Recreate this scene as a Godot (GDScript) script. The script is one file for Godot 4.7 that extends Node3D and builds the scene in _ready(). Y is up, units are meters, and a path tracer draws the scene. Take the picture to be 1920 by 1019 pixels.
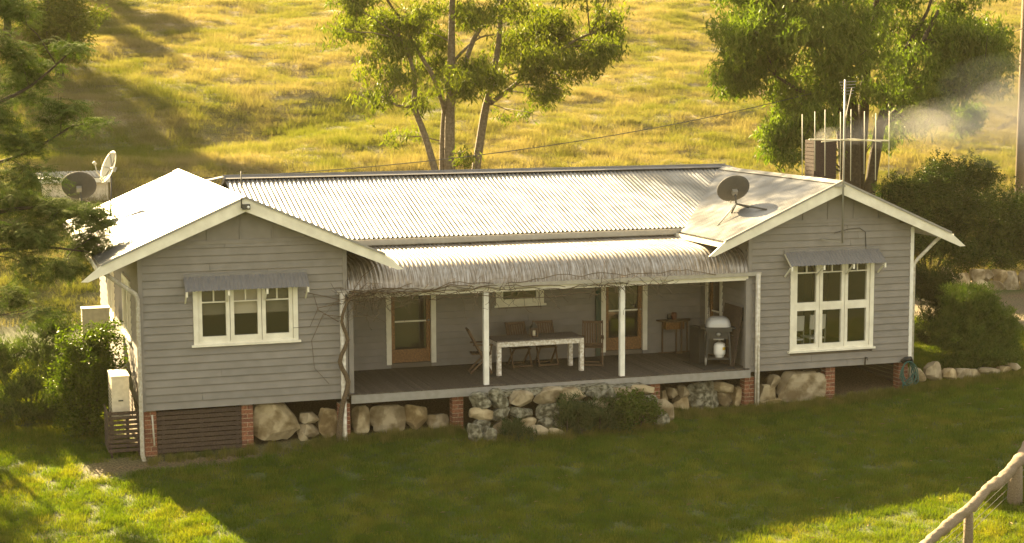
extends Node3D

# ---------------------------------------------------------------- helpers
class MB:
	var st = SurfaceTool.new()
	func _init(smooth := false):
		st.begin(Mesh.PRIMITIVE_TRIANGLES)
		st.set_smooth_group(0 if smooth else -1)
	func tri(a, b, c):
		st.add_vertex(a); st.add_vertex(b); st.add_vertex(c)
	func quad(a, b, c, d):
		tri(a, b, c); tri(a, c, d)
	func box(c: Vector3, s: Vector3, b := Basis.IDENTITY):
		var h = s * 0.5
		var p = []
		for i in 8:
			p.append(c + b * Vector3(h.x if i & 1 else -h.x, h.y if i & 2 else -h.y, h.z if i & 4 else -h.z))
		quad(p[4], p[6], p[7], p[5]); quad(p[1], p[3], p[2], p[0]); quad(p[0], p[2], p[6], p[4])
		quad(p[5], p[7], p[3], p[1]); quad(p[6], p[2], p[3], p[7]); quad(p[0], p[4], p[5], p[1])
	func bx(a: Vector3, b: Vector3):
		box((a + b) * 0.5, (b - a).abs())
	func prism(poly: Array, z0: float, z1: float):
		var pv = PackedVector2Array()
		for q in poly: pv.append(q)
		var t = Geometry2D.triangulate_polygon(pv)
		for i in range(0, t.size(), 3):
			var a: Vector2 = pv[t[i]]; var b: Vector2 = pv[t[i + 1]]; var c: Vector2 = pv[t[i + 2]]
			tri(Vector3(a.x, a.y, z1), Vector3(b.x, b.y, z1), Vector3(c.x, c.y, z1))
			tri(Vector3(a.x, a.y, z0), Vector3(c.x, c.y, z0), Vector3(b.x, b.y, z0))
		for i in pv.size():
			var a: Vector2 = pv[i]; var b: Vector2 = pv[(i + 1) % pv.size()]
			quad(Vector3(a.x, a.y, z1), Vector3(a.x, a.y, z0), Vector3(b.x, b.y, z0), Vector3(b.x, b.y, z1))
	func bar(a: Vector3, b: Vector3, w: float, h := -1.0):
		var d = (b - a)
		var f = d.normalized()
		var up = Vector3.UP if absf(f.y) < 0.95 else Vector3.RIGHT
		var r = f.cross(up).normalized()
		box((a + b) * 0.5, Vector3(w, w if h < 0 else h, d.length()), Basis(r, r.cross(f), -f))
	func tube(pts: Array, rad: Array, n := 6, cap := true):
		var rings = []
		var nrm = Vector3(0.31, 0.9, 0.2)
		for i in pts.size():
			var t: Vector3 = (pts[min(i + 1, pts.size() - 1)] - pts[max(i - 1, 0)]).normalized()
			var x = t.cross(nrm)
			if x.length() < 0.05: x = t.cross(Vector3(1, 0, 0.2))
			x = x.normalized()
			var y = t.cross(x).normalized()
			nrm = x.cross(t)
			var ring = []
			for k in n:
				var a = TAU * k / n
				ring.append(pts[i] + (x * cos(a) + y * sin(a)) * rad[min(i, rad.size() - 1)])
			rings.append(ring)
		for i in pts.size() - 1:
			for k in n:
				var k2 = (k + 1) % n
				quad(rings[i][k], rings[i + 1][k], rings[i + 1][k2], rings[i][k2])
		if cap:
			for k in range(1, n - 1):
				tri(rings[0][0], rings[0][k], rings[0][k + 1])
				var e: Array = rings[-1]
				tri(e[0], e[k + 1], e[k])
	func lathe(prof: Array, n := 16, at := Vector3.ZERO, b := Basis.IDENTITY):
		for i in prof.size() - 1:
			for k in n:
				var a0 = TAU * k / n; var a1 = TAU * (k + 1) / n
				var p: Vector2 = prof[i]; var q: Vector2 = prof[i + 1]
				quad(at + b * Vector3(p.x * cos(a0), p.y, p.x * sin(a0)), at + b * Vector3(p.x * cos(a1), p.y, p.x * sin(a1)),
					at + b * Vector3(q.x * cos(a1), q.y, q.x * sin(a1)), at + b * Vector3(q.x * cos(a0), q.y, q.x * sin(a0)))
	func mesh() -> ArrayMesh:
		st.generate_normals()
		return st.commit()

var rng = RandomNumberGenerator.new()
var used = {}
var M = {}
var fn = FastNoiseLite.new()

func numbered(n: String) -> String:
	if not used.has(n):
		used[n] = 0
		return n
	used[n] += 1
	return "%s_%03d" % [n, used[n]]

func tag(o, label: String, category: String, group := "", kind := ""):
	o.set_meta("label", label)
	o.set_meta("category", category)
	if group: o.set_meta("group", group)
	if kind: o.set_meta("kind", kind)
	return o

func thing(called: String, at: Vector3, label: String, category: String, group := "", turn := 0.0) -> Node3D:
	var o = Node3D.new()
	o.name = numbered(called)
	add_child(o)
	o.position = at
	o.rotation.y = turn
	tag(o, label, category, group, "thing")
	return o

func part(parent: Node, called: String, mesh: Mesh, m: Material, at := Vector3.ZERO) -> MeshInstance3D:
	var o = MeshInstance3D.new()
	o.name = called if parent != self else numbered(called)
	o.mesh = mesh
	o.material_override = m
	parent.add_child(o, true)
	o.position = at
	return o

func lab(o, label: String):
	o.set_meta("label", label)
	return o

func struct_(called: String, mesh: Mesh, m: Material) -> MeshInstance3D:
	var o = part(self, called, mesh, m)
	o.set_meta("kind", "structure")
	return o

func lin(r: float, g: float, b: float) -> Color:
	return Color(r, g, b).linear_to_srgb()

func noise_tex(seed_: int, freq: float, a: Color, b: Color, sx := 256, sy := 256, contrast := 1.6, oct := 4) -> ImageTexture:
	var n = FastNoiseLite.new()
	n.seed = seed_
	n.frequency = freq
	n.fractal_octaves = oct
	var src = n.get_seamless_image(sx, sy, false, false, 0.2)
	var im = Image.create_empty(sx, sy, true, Image.FORMAT_RGB8)
	for y in sy:
		for x in sx:
			var v = clampf((src.get_pixel(x, y).r - 0.5) * contrast + 0.5, 0, 1)
			im.set_pixel(x, y, a.lerp(b, v))
	im.generate_mipmaps()
	return ImageTexture.create_from_image(im)

func mat(col: Color, rough := 0.8, metal := 0.0, tex: Texture2D = null, scale := 1.0, world := true) -> StandardMaterial3D:
	var m = StandardMaterial3D.new()
	m.albedo_color = col
	m.roughness = rough
	m.metallic = metal
	if tex:
		m.albedo_texture = tex
		if world:
			m.uv1_triplanar = true
			m.uv1_world_triplanar = true
		m.uv1_scale = Vector3.ONE * scale
	m.cull_mode = BaseMaterial3D.CULL_DISABLED
	return m

func bump(m: StandardMaterial3D, seed_: int, freq: float, strength: float, sx := 256):
	var n = FastNoiseLite.new()
	n.seed = seed_
	n.frequency = freq
	var im = n.get_seamless_image(sx, sx, false, false, 0.2)
	im.convert(Image.FORMAT_L8)
	im.bump_map_to_normal_map(strength)
	m.normal_enabled = true
	m.normal_texture = ImageTexture.create_from_image(im)
	return m

func leaf_mat(backl: Color, rough := 0.55) -> StandardMaterial3D:
	var m = StandardMaterial3D.new()
	m.vertex_color_use_as_albedo = true
	m.roughness = rough
	m.metallic_specular = 0.15
	m.cull_mode = BaseMaterial3D.CULL_DISABLED
	m.backlight_enabled = true
	m.backlight = backl
	return m

# ---------------------------------------------------------------- terrain height
func front_y(x: float) -> float:
	var xs = [-60.0, -3.0, 0.0, 4.3, 7.0, 14.0, 16.0, 18.1, 21.0, 28.0, 60.0, 120.0]
	var ys = [-1.6, -1.15, -1.1, -1.0, -0.95, -0.95, -0.92, -0.76, -0.58, -0.3, 0.4, 1.0]
	if x <= xs[0]: return ys[0]
	for i in xs.size() - 1:
		if x <= xs[i + 1]:
			var f: float = (x - xs[i]) / (xs[i + 1] - xs[i])
			return lerpf(ys[i], ys[i + 1], f)
	return ys[-1]

func H(x: float, z: float) -> float:
	var y = front_y(x)
	if z > 0.0:
		y -= lerpf(0.12, 0.06, clampf((x - 8.0) / 8.0, 0, 1)) * (z if z < 14.0 else 14.0 + (minf(z, 60.0) - 14.0) * 0.2)
		return y + fn.get_noise_2d(x * 2.0, z * 2.0) * 0.05
	var t = -z
	var back = lerpf(y, -0.15 if x < 20 else -0.3, clampf(t / 11.0, 0, 1))
	var k = 0.0
	if t > 10.0:
		var q = t - 10.0
		k = 0.35 * maxf(0.0, q - 1.0 + exp(-q) ) if q < 11.0 else 3.5 + 0.2 * minf(q - 11.0, 70.0) - 0.1 * maxf(0.0, q - 80.0)
		if q > 9.0 and q < 14.0:
			var s = (q - 9.0) / 5.0
			var a = 0.35 * (q - 1.0); var b = 3.5 + 0.2 * (q - 11.0)
			k = lerpf(a, b, s * s * (3 - 2 * s))
		var w = clampf((t - 12.0) / 8.0, 0, 1)
		k += w * (fn.get_noise_2d(x * 0.9, z * 0.9) * 0.7 + fn.get_noise_2d(x * 5.0 + 300.0, z * 5.0) * 0.2 + fn.get_noise_2d(x * 16.0 + 30.0, z * 16.0) * 0.12)
		# hump of the spur at the left and the gully below it
		k += w * 0.3 * exp(-(pow((x - 4.0) / 7.0, 2) + pow((z + 40.0) / 8.0, 2)))
		k -= w * 0.7 * exp(-pow((z + 29.0 + (x - 6.0) * 0.35) / 3.0, 2)) * clampf((18.0 - x) / 8.0, 0, 1)
	return back + k

func dryness(x: float, z: float) -> float:
	# 0 green .. 1 straw
	var t = -z
	var d = 0.62 + fn.get_noise_2d(x * 3.0 + 70.0, z * 3.0) * 0.9 + fn.get_noise_2d(x * 14.0, z * 14.0 + 50.0) * 0.5
	if t > 20 and x < 16.0:
		d -= 0.5 * exp(-pow((z + 29.0 + (x - 6.0) * 0.35) / 3.5, 2))
	return clampf(d, 0, 1)

func lawn_dry(x: float, z: float) -> float:
	return clampf(0.16 + fn.get_noise_2d(x * 9.0, z * 9.0 + 20.0) * 0.55 + fn.get_noise_2d(x * 40.0, z * 40.0) * 0.5, 0, 1)

func bare(x: float, z: float) -> float:
	# bare earth near the house base
	var b = 0.0
	if x > -1.4 and x < 4.5:
		b = exp(-pow((z - 0.35) / 0.35, 2)) * clampf((3.4 - x) / 1.5, 0, 1)
	if x > 23.0 and z < -5.0 and z > -11.0:
		b = maxf(b, 0.8)
	if z < -0.1 and z > -11.0 and x > -0.2 and x < 18.3:
		b = 1.0
	return clampf(b + fn.get_noise_2d(x * 40.0, z * 40.0) * 0.35 * (1.0 if b > 0.05 else 0.0), 0, 1)

func _ready():
	rng.seed = 11
	fn.seed = 5
	fn.frequency = 0.05
	# ------------------------------------------------ camera, sky, sun, exposure
	var cam = Camera3D.new()
	cam.name = "camera"
	cam.fov = 18.256
	cam.position = Vector3(-3.442, 6.812, 35.2375)
	cam.rotation_degrees = Vector3(-6.652, -18.094, -0.271)
	cam.near = 0.1
	cam.far = 900.0
	add_child(cam)
	cam.current = true
	var we = WorldEnvironment.new()
	we.name = "environment"
	var env = Environment.new()
	env.background_mode = Environment.BG_SKY
	var sky = Sky.new()
	var sm = ProceduralSkyMaterial.new()
	sm.sky_top_color = lin(0.62, 0.61, 0.54)
	sm.sky_horizon_color = lin(0.95, 0.86, 0.64)
	sm.sky_curve = 0.2
	sm.ground_bottom_color = lin(0.08, 0.08, 0.03)
	sm.ground_horizon_color = lin(0.3, 0.26, 0.14)
	sm.sun_angle_max = 75.0
	sm.sun_curve = 0.3
	sky.sky_material = sm
	env.sky = sky
	env.background_energy_multiplier = 0.225
	env.tonemap_mode = Environment.TONE_MAPPER_LINEAR
	env.tonemap_exposure = 9.3
	env.fog_enabled = true
	env.fog_light_color = lin(1.0, 0.86, 0.55)
	env.fog_density = 0.0002
	env.volumetric_fog_enabled = true
	env.volumetric_fog_density = 0.0
	env.sdfgi_enabled = true
	env.ssao_enabled = true
	env.ssil_enabled = true
	we.environment = env
	add_child(we)
	var sun = DirectionalLight3D.new()
	sun.name = "sun"
	var el = deg_to_rad(27.8)
	var az = deg_to_rad(15.0)
	var dir = Vector3(sin(az) * cos(el), -sin(el), cos(az) * cos(el))
	add_child(sun)
	sun.look_at_from_position(Vector3.ZERO, dir, Vector3.UP)
	sun.light_energy = 1.6
	sun.light_color = Color(1.0, 0.885, 0.67)
	sun.light_angular_distance = 0.5
	sun.shadow_enabled = true

	materials()
	terrain()
	house()
	verandah_things()
	roof_things()
	around_house()
	trees()
	grass()

func materials():
	var W = Color.WHITE
	var soft = noise_tex(1, 0.02, Color(0.93, 0.925, 0.915), W, 256, 256, 1.6)
	var grime = noise_tex(2, 0.03, Color(0.78, 0.75, 0.7), W, 256, 256, 1.8, 5)
	M.board = [mat(lin(0.22, 0.205, 0.19), 0.75, 0, soft, 0.35), mat(lin(0.23, 0.214, 0.199), 0.75, 0, soft, 0.31), mat(lin(0.21, 0.197, 0.183), 0.75, 0, soft, 0.47)]
	M.trim = mat(lin(0.78, 0.75, 0.64), 0.6, 0, soft, 0.5)
	M.white = mat(lin(0.78, 0.77, 0.72), 0.55, 0, soft, 0.6)
	M.inner = mat(lin(0.13, 0.11, 0.085), 0.9)
	M.fascia = mat(lin(0.27, 0.26, 0.24), 0.7, 0, soft, 0.8)
	# roofing iron: brushed zinc with dull patches
	var zt = noise_tex(7, 0.02, Color(0.66, 0.66, 0.66), W, 256, 256, 1.8)
	var rt = noise_tex(8, 0.04, Color(0.36, 0.36, 0.36), Color(0.52, 0.52, 0.52), 256, 256, 1.6)
	var iron = mat(lin(0.31, 0.31, 0.31), 1.0, 0.7, zt, 0.22)
	iron.roughness_texture = rt
	M.iron = iron
	# verandah iron: streaked with lichen and grime down the sheets
	var im = Image.create_empty(1024, 256, true, Image.FORMAT_RGB8)
	var n1 = FastNoiseLite.new(); n1.seed = 21; n1.frequency = 0.05
	var n2 = FastNoiseLite.new(); n2.seed = 22; n2.frequency = 0.03
	for y in 256:
		for x in 1024:
			var s = n1.get_noise_2d(x * 5.0, y * 0.15) + 0.25 * n2.get_noise_2d(x * 1.5, y * 1.0)
			var v = clampf(0.55 + s * 0.9, 0, 1)
			im.set_pixel(x, y, Color(0.56, 0.5, 0.43).lerp(Color(0.95, 0.94, 0.93), v))
	im.generate_mipmaps()
	var old = mat(lin(0.42, 0.415, 0.41), 1.0, 0.6)
	old.albedo_texture = ImageTexture.create_from_image(im)
	old.roughness_texture = rt
	M.old_iron = old
	M.cap = mat(lin(0.16, 0.155, 0.16), 0.6, 0.2, soft, 0.6)
	M.awning = mat(lin(0.2, 0.195, 0.2), 0.55, 0.3, soft, 1.0)
	M.gutter = mat(lin(0.36, 0.34, 0.3), 0.55, 0.2, soft, 0.9)
	M.pipe = mat(lin(0.5, 0.48, 0.42), 0.6, 0, grime, 1.2)
	M.white_pipe = mat(lin(0.72, 0.7, 0.64), 0.6, 0, grime, 0.9)
	M.brick = [mat(lin(0.26, 0.1, 0.055), 0.9, 0, grime, 2.0), mat(lin(0.3, 0.125, 0.07), 0.9, 0, grime, 2.3), mat(lin(0.2, 0.08, 0.05), 0.9, 0, grime, 2.6)]
	M.mortar = mat(lin(0.42, 0.36, 0.27), 0.95, 0, grime, 3.0)
	var st_t = noise_tex(31, 0.035, Color(0.74, 0.7, 0.62), W, 256, 256, 1.6, 4)
	var li_t = noise_tex(32, 0.05, Color(0.45, 0.44, 0.38), W, 256, 256, 2.2, 4)
	M.stone = []
	var st_f = noise_tex(35, 0.012, Color(0.62, 0.58, 0.5), W, 256, 256, 2.6, 6)
	for c in [lin(0.42, 0.35, 0.225), lin(0.35, 0.295, 0.2), lin(0.45, 0.36, 0.215), lin(0.4, 0.34, 0.235)]:
		M.stone.append(bump(mat(c, 0.95, 0, st_f, 0.55), 33, 0.05, 2.0))
	M.lichen = bump(mat(lin(0.27, 0.26, 0.2), 0.95, 0, li_t, 0.5), 34, 0.05, 2.0)
	var wood_t = noise_tex(41, 0.05, Color(0.74, 0.71, 0.68), W, 256, 256, 1.6, 4)
	M.slat = mat(lin(0.075, 0.05, 0.035), 0.85, 0, wood_t, 1.5)
	M.deck = [mat(lin(0.085, 0.07, 0.055), 0.85, 0, wood_t, 0.9), mat(lin(0.1, 0.083, 0.066), 0.85, 0, wood_t, 1.1), mat(lin(0.073, 0.06, 0.048), 0.85, 0, wood_t, 1.3)]
	M.amber = mat(lin(0.24, 0.115, 0.028), 0.5, 0, wood_t, 1.5)
	M.teak = mat(lin(0.13, 0.08, 0.045), 0.8, 0, wood_t, 2.0)
	M.table_top = mat(lin(0.16, 0.14, 0.13), 0.7, 0, wood_t, 1.5)
	M.table_white = mat(lin(0.72, 0.7, 0.66), 0.6, 0, noise_tex(43, 0.02, Color(0.8, 0.76, 0.7), W, 256, 256, 2.0, 5), 2.0)
	M.oldwood = bump(mat(lin(0.24, 0.19, 0.13), 0.95, 0, wood_t, 2.5), 44, 0.08, 5.0)
	M.dark = mat(lin(0.025, 0.025, 0.025), 0.5)
	M.dark_metal = mat(lin(0.06, 0.058, 0.05), 0.5, 0.3)
	M.steel = mat(lin(0.3, 0.29, 0.26), 0.5, 0.5)
	M.black = mat(lin(0.012, 0.012, 0.012), 0.7)
	M.green_paint = mat(lin(0.03, 0.06, 0.04), 0.7)
	M.hose = mat(lin(0.02, 0.09, 0.075), 0.5)
	M.panel_brown = mat(lin(0.06, 0.04, 0.03), 0.8, 0, wood_t, 1.0)
	M.dish = mat(lin(0.075, 0.072, 0.065), 0.75, 0.1, soft, 2.0)
	M.dish_pale = mat(lin(0.6, 0.56, 0.44), 0.7, 0, soft, 2.0)
	M.bark = bump(mat(lin(0.19, 0.16, 0.12), 0.9, 0, grime, 1.0), 51, 0.06, 5.0)
	M.bark_dark = bump(mat(lin(0.07, 0.055, 0.035), 0.95, 0, grime, 1.0), 52, 0.06, 5.0)
	M.vine = bump(mat(lin(0.13, 0.095, 0.06), 0.95, 0, grime, 3.0), 53, 0.08, 4.0)
	M.chimney = mat(lin(0.05, 0.032, 0.026), 0.95, 0, grime, 2.5)
	M.blind = mat(lin(0.55, 0.5, 0.4), 0.9)
	M.screen = mat(lin(0.17, 0.155, 0.115), 0.9)
	M.plastic = mat(lin(0.75, 0.74, 0.7), 0.45)
	M.cream_metal = mat(lin(0.62, 0.56, 0.43), 0.55, 0, soft, 1.5)
	var g = StandardMaterial3D.new()
	g.albedo_color = Color(0.10, 0.11, 0.10, 0.16)
	g.transparency = BaseMaterial3D.TRANSPARENCY_ALPHA
	g.roughness = 0.03
	g.metallic_specular = 0.5
	g.cull_mode = BaseMaterial3D.CULL_DISABLED
	M.glass = g
	var gt = noise_tex(61, 0.06, Color(0.6, 0.58, 0.5), W, 512, 512, 2.0, 6)
	var gm = mat(W, 0.95, 0, gt, 0.5)
	gm.vertex_color_use_as_albedo = true
	M.ground = gm

# ---------------------------------------------------------------- terrain
func axis(lo: float, hi: float, a: float, b: float, fine: float) -> Array:
	var out = []
	var v = a
	while v < b + 0.001:
		out.append(v)
		v += fine
	var s = fine
	v = a
	while v > lo:
		s *= 1.35
		v -= s
		out.push_front(v)
	s = fine
	v = out[-1]
	while v < hi:
		s *= 1.35
		v += s
		out.append(v)
	return out

func ground_col(x: float, z: float) -> Color:
	var c: Color
	if z > -11.0:
		c = Color(0.07, 0.105, 0.018).lerp(Color(0.2, 0.17, 0.06), lawn_dry(x, z) * 0.8)
		c = c.lerp(Color(0.17, 0.115, 0.065), bare(x, z))
	else:
		c = Color(0.12, 0.125, 0.03).lerp(Color(0.27, 0.21, 0.115), dryness(x, z))
		c = Color(0.075, 0.095, 0.018).lerp(c, clampf((-z - 11.0) / 3.0, 0, 1))
	return c

func terrain():
	var xs = axis(-260, 300, -14, 62, 0.5)
	var zs = axis(-240, 300, -72, 16, 0.5)
	var v = PackedVector3Array(); var n = PackedVector3Array(); var c = PackedColorArray(); var ix = PackedInt32Array()
	for z in zs:
		for x in xs:
			v.append(Vector3(x, H(x, z), z))
			n.append(Vector3(H(x - 0.3, z) - H(x + 0.3, z), 0.6, H(x, z - 0.3) - H(x, z + 0.3)).normalized())
			c.append(ground_col(x, z))
	var w = xs.size()
	for j in zs.size() - 1:
		for i in w - 1:
			var a = j * w + i
			ix.append_array([a, a + 1, a + w, a + 1, a + w + 1, a + w])
	var arr = []
	arr.resize(Mesh.ARRAY_MAX)
	arr[Mesh.ARRAY_VERTEX] = v; arr[Mesh.ARRAY_NORMAL] = n; arr[Mesh.ARRAY_COLOR] = c; arr[Mesh.ARRAY_INDEX] = ix
	var m = ArrayMesh.new()
	m.add_surface_from_arrays(Mesh.PRIMITIVE_TRIANGLES, arr)
	struct_("ground", m, M.ground)

# ---------------------------------------------------------------- house
const XR0 := 13.855
const XR1 := 18.123
const AL := 2.15
const AR := 15.989
const ZV := -2.68
const S := 0.437
const RH := 4.29
var board_mesh: ArrayMesh

func wall(parent, x0: float, x1: float, y0: float, y1: float, at: Vector3, turn: float, holes: Array, gable := Vector3.ZERO, boards_top := -1.0, joints := true, boards := true) -> MeshInstance3D:
	# backing slab 0.12 thick behind local z 0, cut round the holes; boards in front
	var mb = MB.new()
	var cuts = [x0, x1]
	for h in holes: cuts.append_array([h[0], h[1]])
	cuts.sort()
	for i in cuts.size() - 1:
		var a: float = cuts[i]; var b: float = cuts[i + 1]
		if b - a < 0.001: continue
		var mid = (a + b) * 0.5
		var yy = y0
		var hs = []
		for h in holes:
			if mid > h[0] and mid < h[1]: hs.append([h[2], h[3]])
		hs.sort()
		for h in hs:
			if h[0] > yy + 0.001: mb.bx(Vector3(a, yy, -0.12), Vector3(b, h[0], 0))
			yy = h[1]
		mb.bx(Vector3(a, yy, -0.12), Vector3(b, y1, 0))
	if gable.z > 0.5:
		mb.prism([Vector2(x0, y1 + 0.001), Vector2(x1, y1 + 0.001), Vector2(gable.x, gable.y)], -0.12, 0.0)
	var w = part(parent, "wall", mb.mesh(), M.inner, at)
	w.rotation.y = turn
	var top = y1 if boards_top < 0 else boards_top
	var y = y0 - 0.012
	var k = 0
	while y < top - 0.02:
		var a = x0; var b = x1
		if gable.z > 0.5:
			var yt = y + 0.17
			if yt > y1:
				var f: float = (gable.y - yt) / (gable.y - y1)
				a = gable.x - (gable.x - x0) * f; b = gable.x + (x1 - gable.x) * f
		var segs = [[a, b]]
		for h in holes:
			if y + 0.15 > h[2] and y + 0.03 < h[3]:
				var ns = []
				for s in segs:
					if h[0] > s[0] + 0.01: ns.append([s[0], minf(s[1], h[0])])
					if h[1] < s[1] - 0.01: ns.append([maxf(s[0], h[1]), s[1]])
				segs = ns
		if joints:
			var js = []
			for s in segs:
				if s[1] - s[0] > 2.4 and rng.randf() < 0.75:
					var c = lerpf(s[0], s[1], rng.randf_range(0.25, 0.75))
					js.append([s[0], c - 0.003]); js.append([c + 0.003, s[1]])
				else: js.append(s)
			segs = js
		for s in segs:
			if s[1] - s[0] < 0.03 or not boards: continue
			var o = part(w, "weatherboard", board_mesh, M.board[rng.randi() % 3], Vector3((s[0] + s[1]) * 0.5, y, 0))
			o.scale.x = s[1] - s[0]
		y += 0.16
		k += 1
	return w

func corrugated(fn_at: Callable, u0: float, u1: float, vs: Array, pitch: float, amp: float, up: Vector3, uv := false) -> ArrayMesh:
	# fn_at(u, v) -> point; the ribs vary along u
	var st = SurfaceTool.new()
	st.begin(Mesh.PRIMITIVE_TRIANGLES)
	st.set_smooth_group(0)
	var n = int(ceil((u1 - u0) / pitch * 6.0))
	var prev = []
	for i in n + 1:
		var u = u0 + (u1 - u0) * i / n
		var off = amp * cos(TAU * u / pitch)
		var col = []
		for j in vs.size():
			var r = fn_at.call(u, vs[j])
			col.append([r[0] + r[1] * off, Vector2(u * 0.12, float(j) / (vs.size() - 1))])
		if i > 0:
			for j in vs.size() - 1:
				for q in [prev[j], col[j], col[j + 1], prev[j], col[j + 1], prev[j + 1]]:
					if uv: st.set_uv(q[1])
					st.add_vertex(q[0])
		prev = col
	st.generate_normals()
	return st.commit()

func window(parent, at: Vector3, turn: float, rows: Array, w := 2.2, y0 := 0.0, y1 := 1.0, cols := 3, blind := 0):
	# rows: [[y_low, y_high, bars]]: glass heights above at.y; frame spans y0..y1
	var o = Node3D.new()
	o.name = "window"
	parent.add_child(o, true)
	o.position = at
	o.rotation.y = turn
	var f = MB.new()
	f.bx(Vector3(0, y0, -0.1), Vector3(0.1, y1, 0.055)); f.bx(Vector3(w - 0.1, y0, -0.1), Vector3(w, y1, 0.055))
	f.bx(Vector3(0.1, y1 - 0.1, -0.1), Vector3(w - 0.1, y1, 0.053)); f.bx(Vector3(0.1, y0, -0.1), Vector3(w - 0.1, y0 + 0.045, 0.045))
	part(o, "frame", f.mesh(), M.trim)
	var s = MB.new()
	s.bx(Vector3(-0.05, y0 - 0.045, -0.02), Vector3(w + 0.05, y0, 0.095))
	part(o, "sill", s.mesh(), M.trim)
	var cw = (w - 0.2) / cols
	for c in cols:
		var x0 = 0.1 + cw * c; var x1 = x0 + cw
		var sash = MB.new()
		var yb: float = y0 + 0.045; var yt: float = y1 - 0.1
		var sw = 0.085
		sash.bx(Vector3(x0 + 0.006, yb, -0.05), Vector3(x0 + sw, yt, 0.03)); sash.bx(Vector3(x1 - sw, yb, -0.05), Vector3(x1 - 0.006, yt, 0.03))
		var last = yb
		for r in rows:
			sash.bx(Vector3(x0 + sw, last, -0.05), Vector3(x1 - sw, r[0], 0.028))
			last = r[1]
			if r[2] > 0:
				sash.bx(Vector3((x0 + x1) * 0.5 - 0.014, r[0], -0.03), Vector3((x0 + x1) * 0.5 + 0.014, r[1], 0.02))
		sash.bx(Vector3(x0 + sw, last, -0.05), Vector3(x1 - sw, yt, 0.028))
		part(o, "sash", sash.mesh(), M.trim)
		for r in rows:
			var g = MB.new()
			g.quad(Vector3(x0 + sw, r[0], -0.012), Vector3(x0 + sw, r[1], -0.012), Vector3(x1 - sw, r[1], -0.012), Vector3(x1 - sw, r[0], -0.012))
			part(o, "pane", g.mesh(), M.glass)
		if blind > 0:
			var b = MB.new()
			b.bx(Vector3(x0 + 0.02, 0.63, -0.1), Vector3(x1 - 0.02, y1 - 0.1, -0.09))
			part(o, "blind", b.mesh(), M.blind if c == 1 else M.screen)
	return o

func door(parent, at: Vector3, turn: float, w: float, h: float):
	var o = Node3D.new()
	o.name = "door"
	parent.add_child(o, true)
	o.position = at
	o.rotation.y = turn
	for x in [-0.12, w]:
		var j = MB.new()
		j.bx(Vector3(x, -0.03, -0.1), Vector3(x + 0.12, h + 0.1, 0.05))
		part(o, "jamb", j.mesh(), M.trim)
	var hd = MB.new()
	hd.bx(Vector3(0, h, -0.1), Vector3(w, h + 0.1, 0.048))
	part(o, "head", hd.mesh(), M.trim)
	var f = MB.new()
	f.bx(Vector3(0.004, 0, -0.07), Vector3(0.1, h - 0.004, -0.02)); f.bx(Vector3(w - 0.1, 0, -0.07), Vector3(w - 0.004, h - 0.004, -0.02))
	f.bx(Vector3(0.1, h - 0.12, -0.068), Vector3(w - 0.1, h - 0.004, -0.022)); f.bx(Vector3(0.1, 0, -0.068), Vector3(w - 0.1, 0.31, -0.022))
	part(o, "leaf", f.mesh(), M.amber)
	var r = MB.new()
	r.bx(Vector3(0.1, 0.95, -0.06), Vector3(w - 0.1, 0.985, -0.03))
	part(o, "glazing_bar", r.mesh(), M.trim)
	for yy in [[0.31, 0.95], [0.985, h - 0.12]]:
		var g = MB.new()
		g.quad(Vector3(0.1, yy[0], -0.045), Vector3(0.1, yy[1], -0.045), Vector3(w - 0.1, yy[1], -0.045), Vector3(w - 0.1, yy[0], -0.045))
		part(o, "pane", g.mesh(), M.glass)
	var kn = MB.new(true)
	kn.lathe([Vector2(0.0, 0.0), Vector2(0.02, 0.005), Vector2(0.028, 0.03), Vector2(0.02, 0.05), Vector2(0, 0.055)], 10, Vector3(w - 0.05, 0.98, -0.02), Basis(Vector3.RIGHT, PI / 2))
	part(o, "knob", kn.mesh(), M.steel)

func awning(parent, x0: float, x1: float, yt: float, yb: float, out: float):
	var a = func(u, v): return [Vector3(u, lerpf(yt, yb, v), lerpf(0.03, out, v)), Vector3(0, 0.75, 0.6)]
	var o = part(parent, "awning", corrugated(a, x0, x1, [0.0, 0.5, 1.0], 0.085, 0.01, Vector3.UP), M.awning)
	var fl = MB.new()
	fl.bx(Vector3(x0, yt - 0.05, 0.03), Vector3(x1, yt + 0.035, 0.06))
	part(o, "flashing", fl.mesh(), M.awning)
	for x in [x0 + 0.03, lerpf(x0, x1, 0.345), lerpf(x0, x1, 0.655), x1 - 0.03]:
		var b = MB.new()
		b.bar(Vector3(x, yt - 0.06, 0.035), Vector3(x, yb - 0.035, out - 0.02), 0.035, 0.05)
		b.bar(Vector3(x, yb - 0.28, 0.05), Vector3(x, yb - 0.06, out - 0.1), 0.03)
		b.bx(Vector3(x - 0.02, yb - 0.12, out - 0.05), Vector3(x + 0.02, yb - 0.01, out - 0.01))
		part(o, "bracket", b.mesh(), M.trim)

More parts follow.
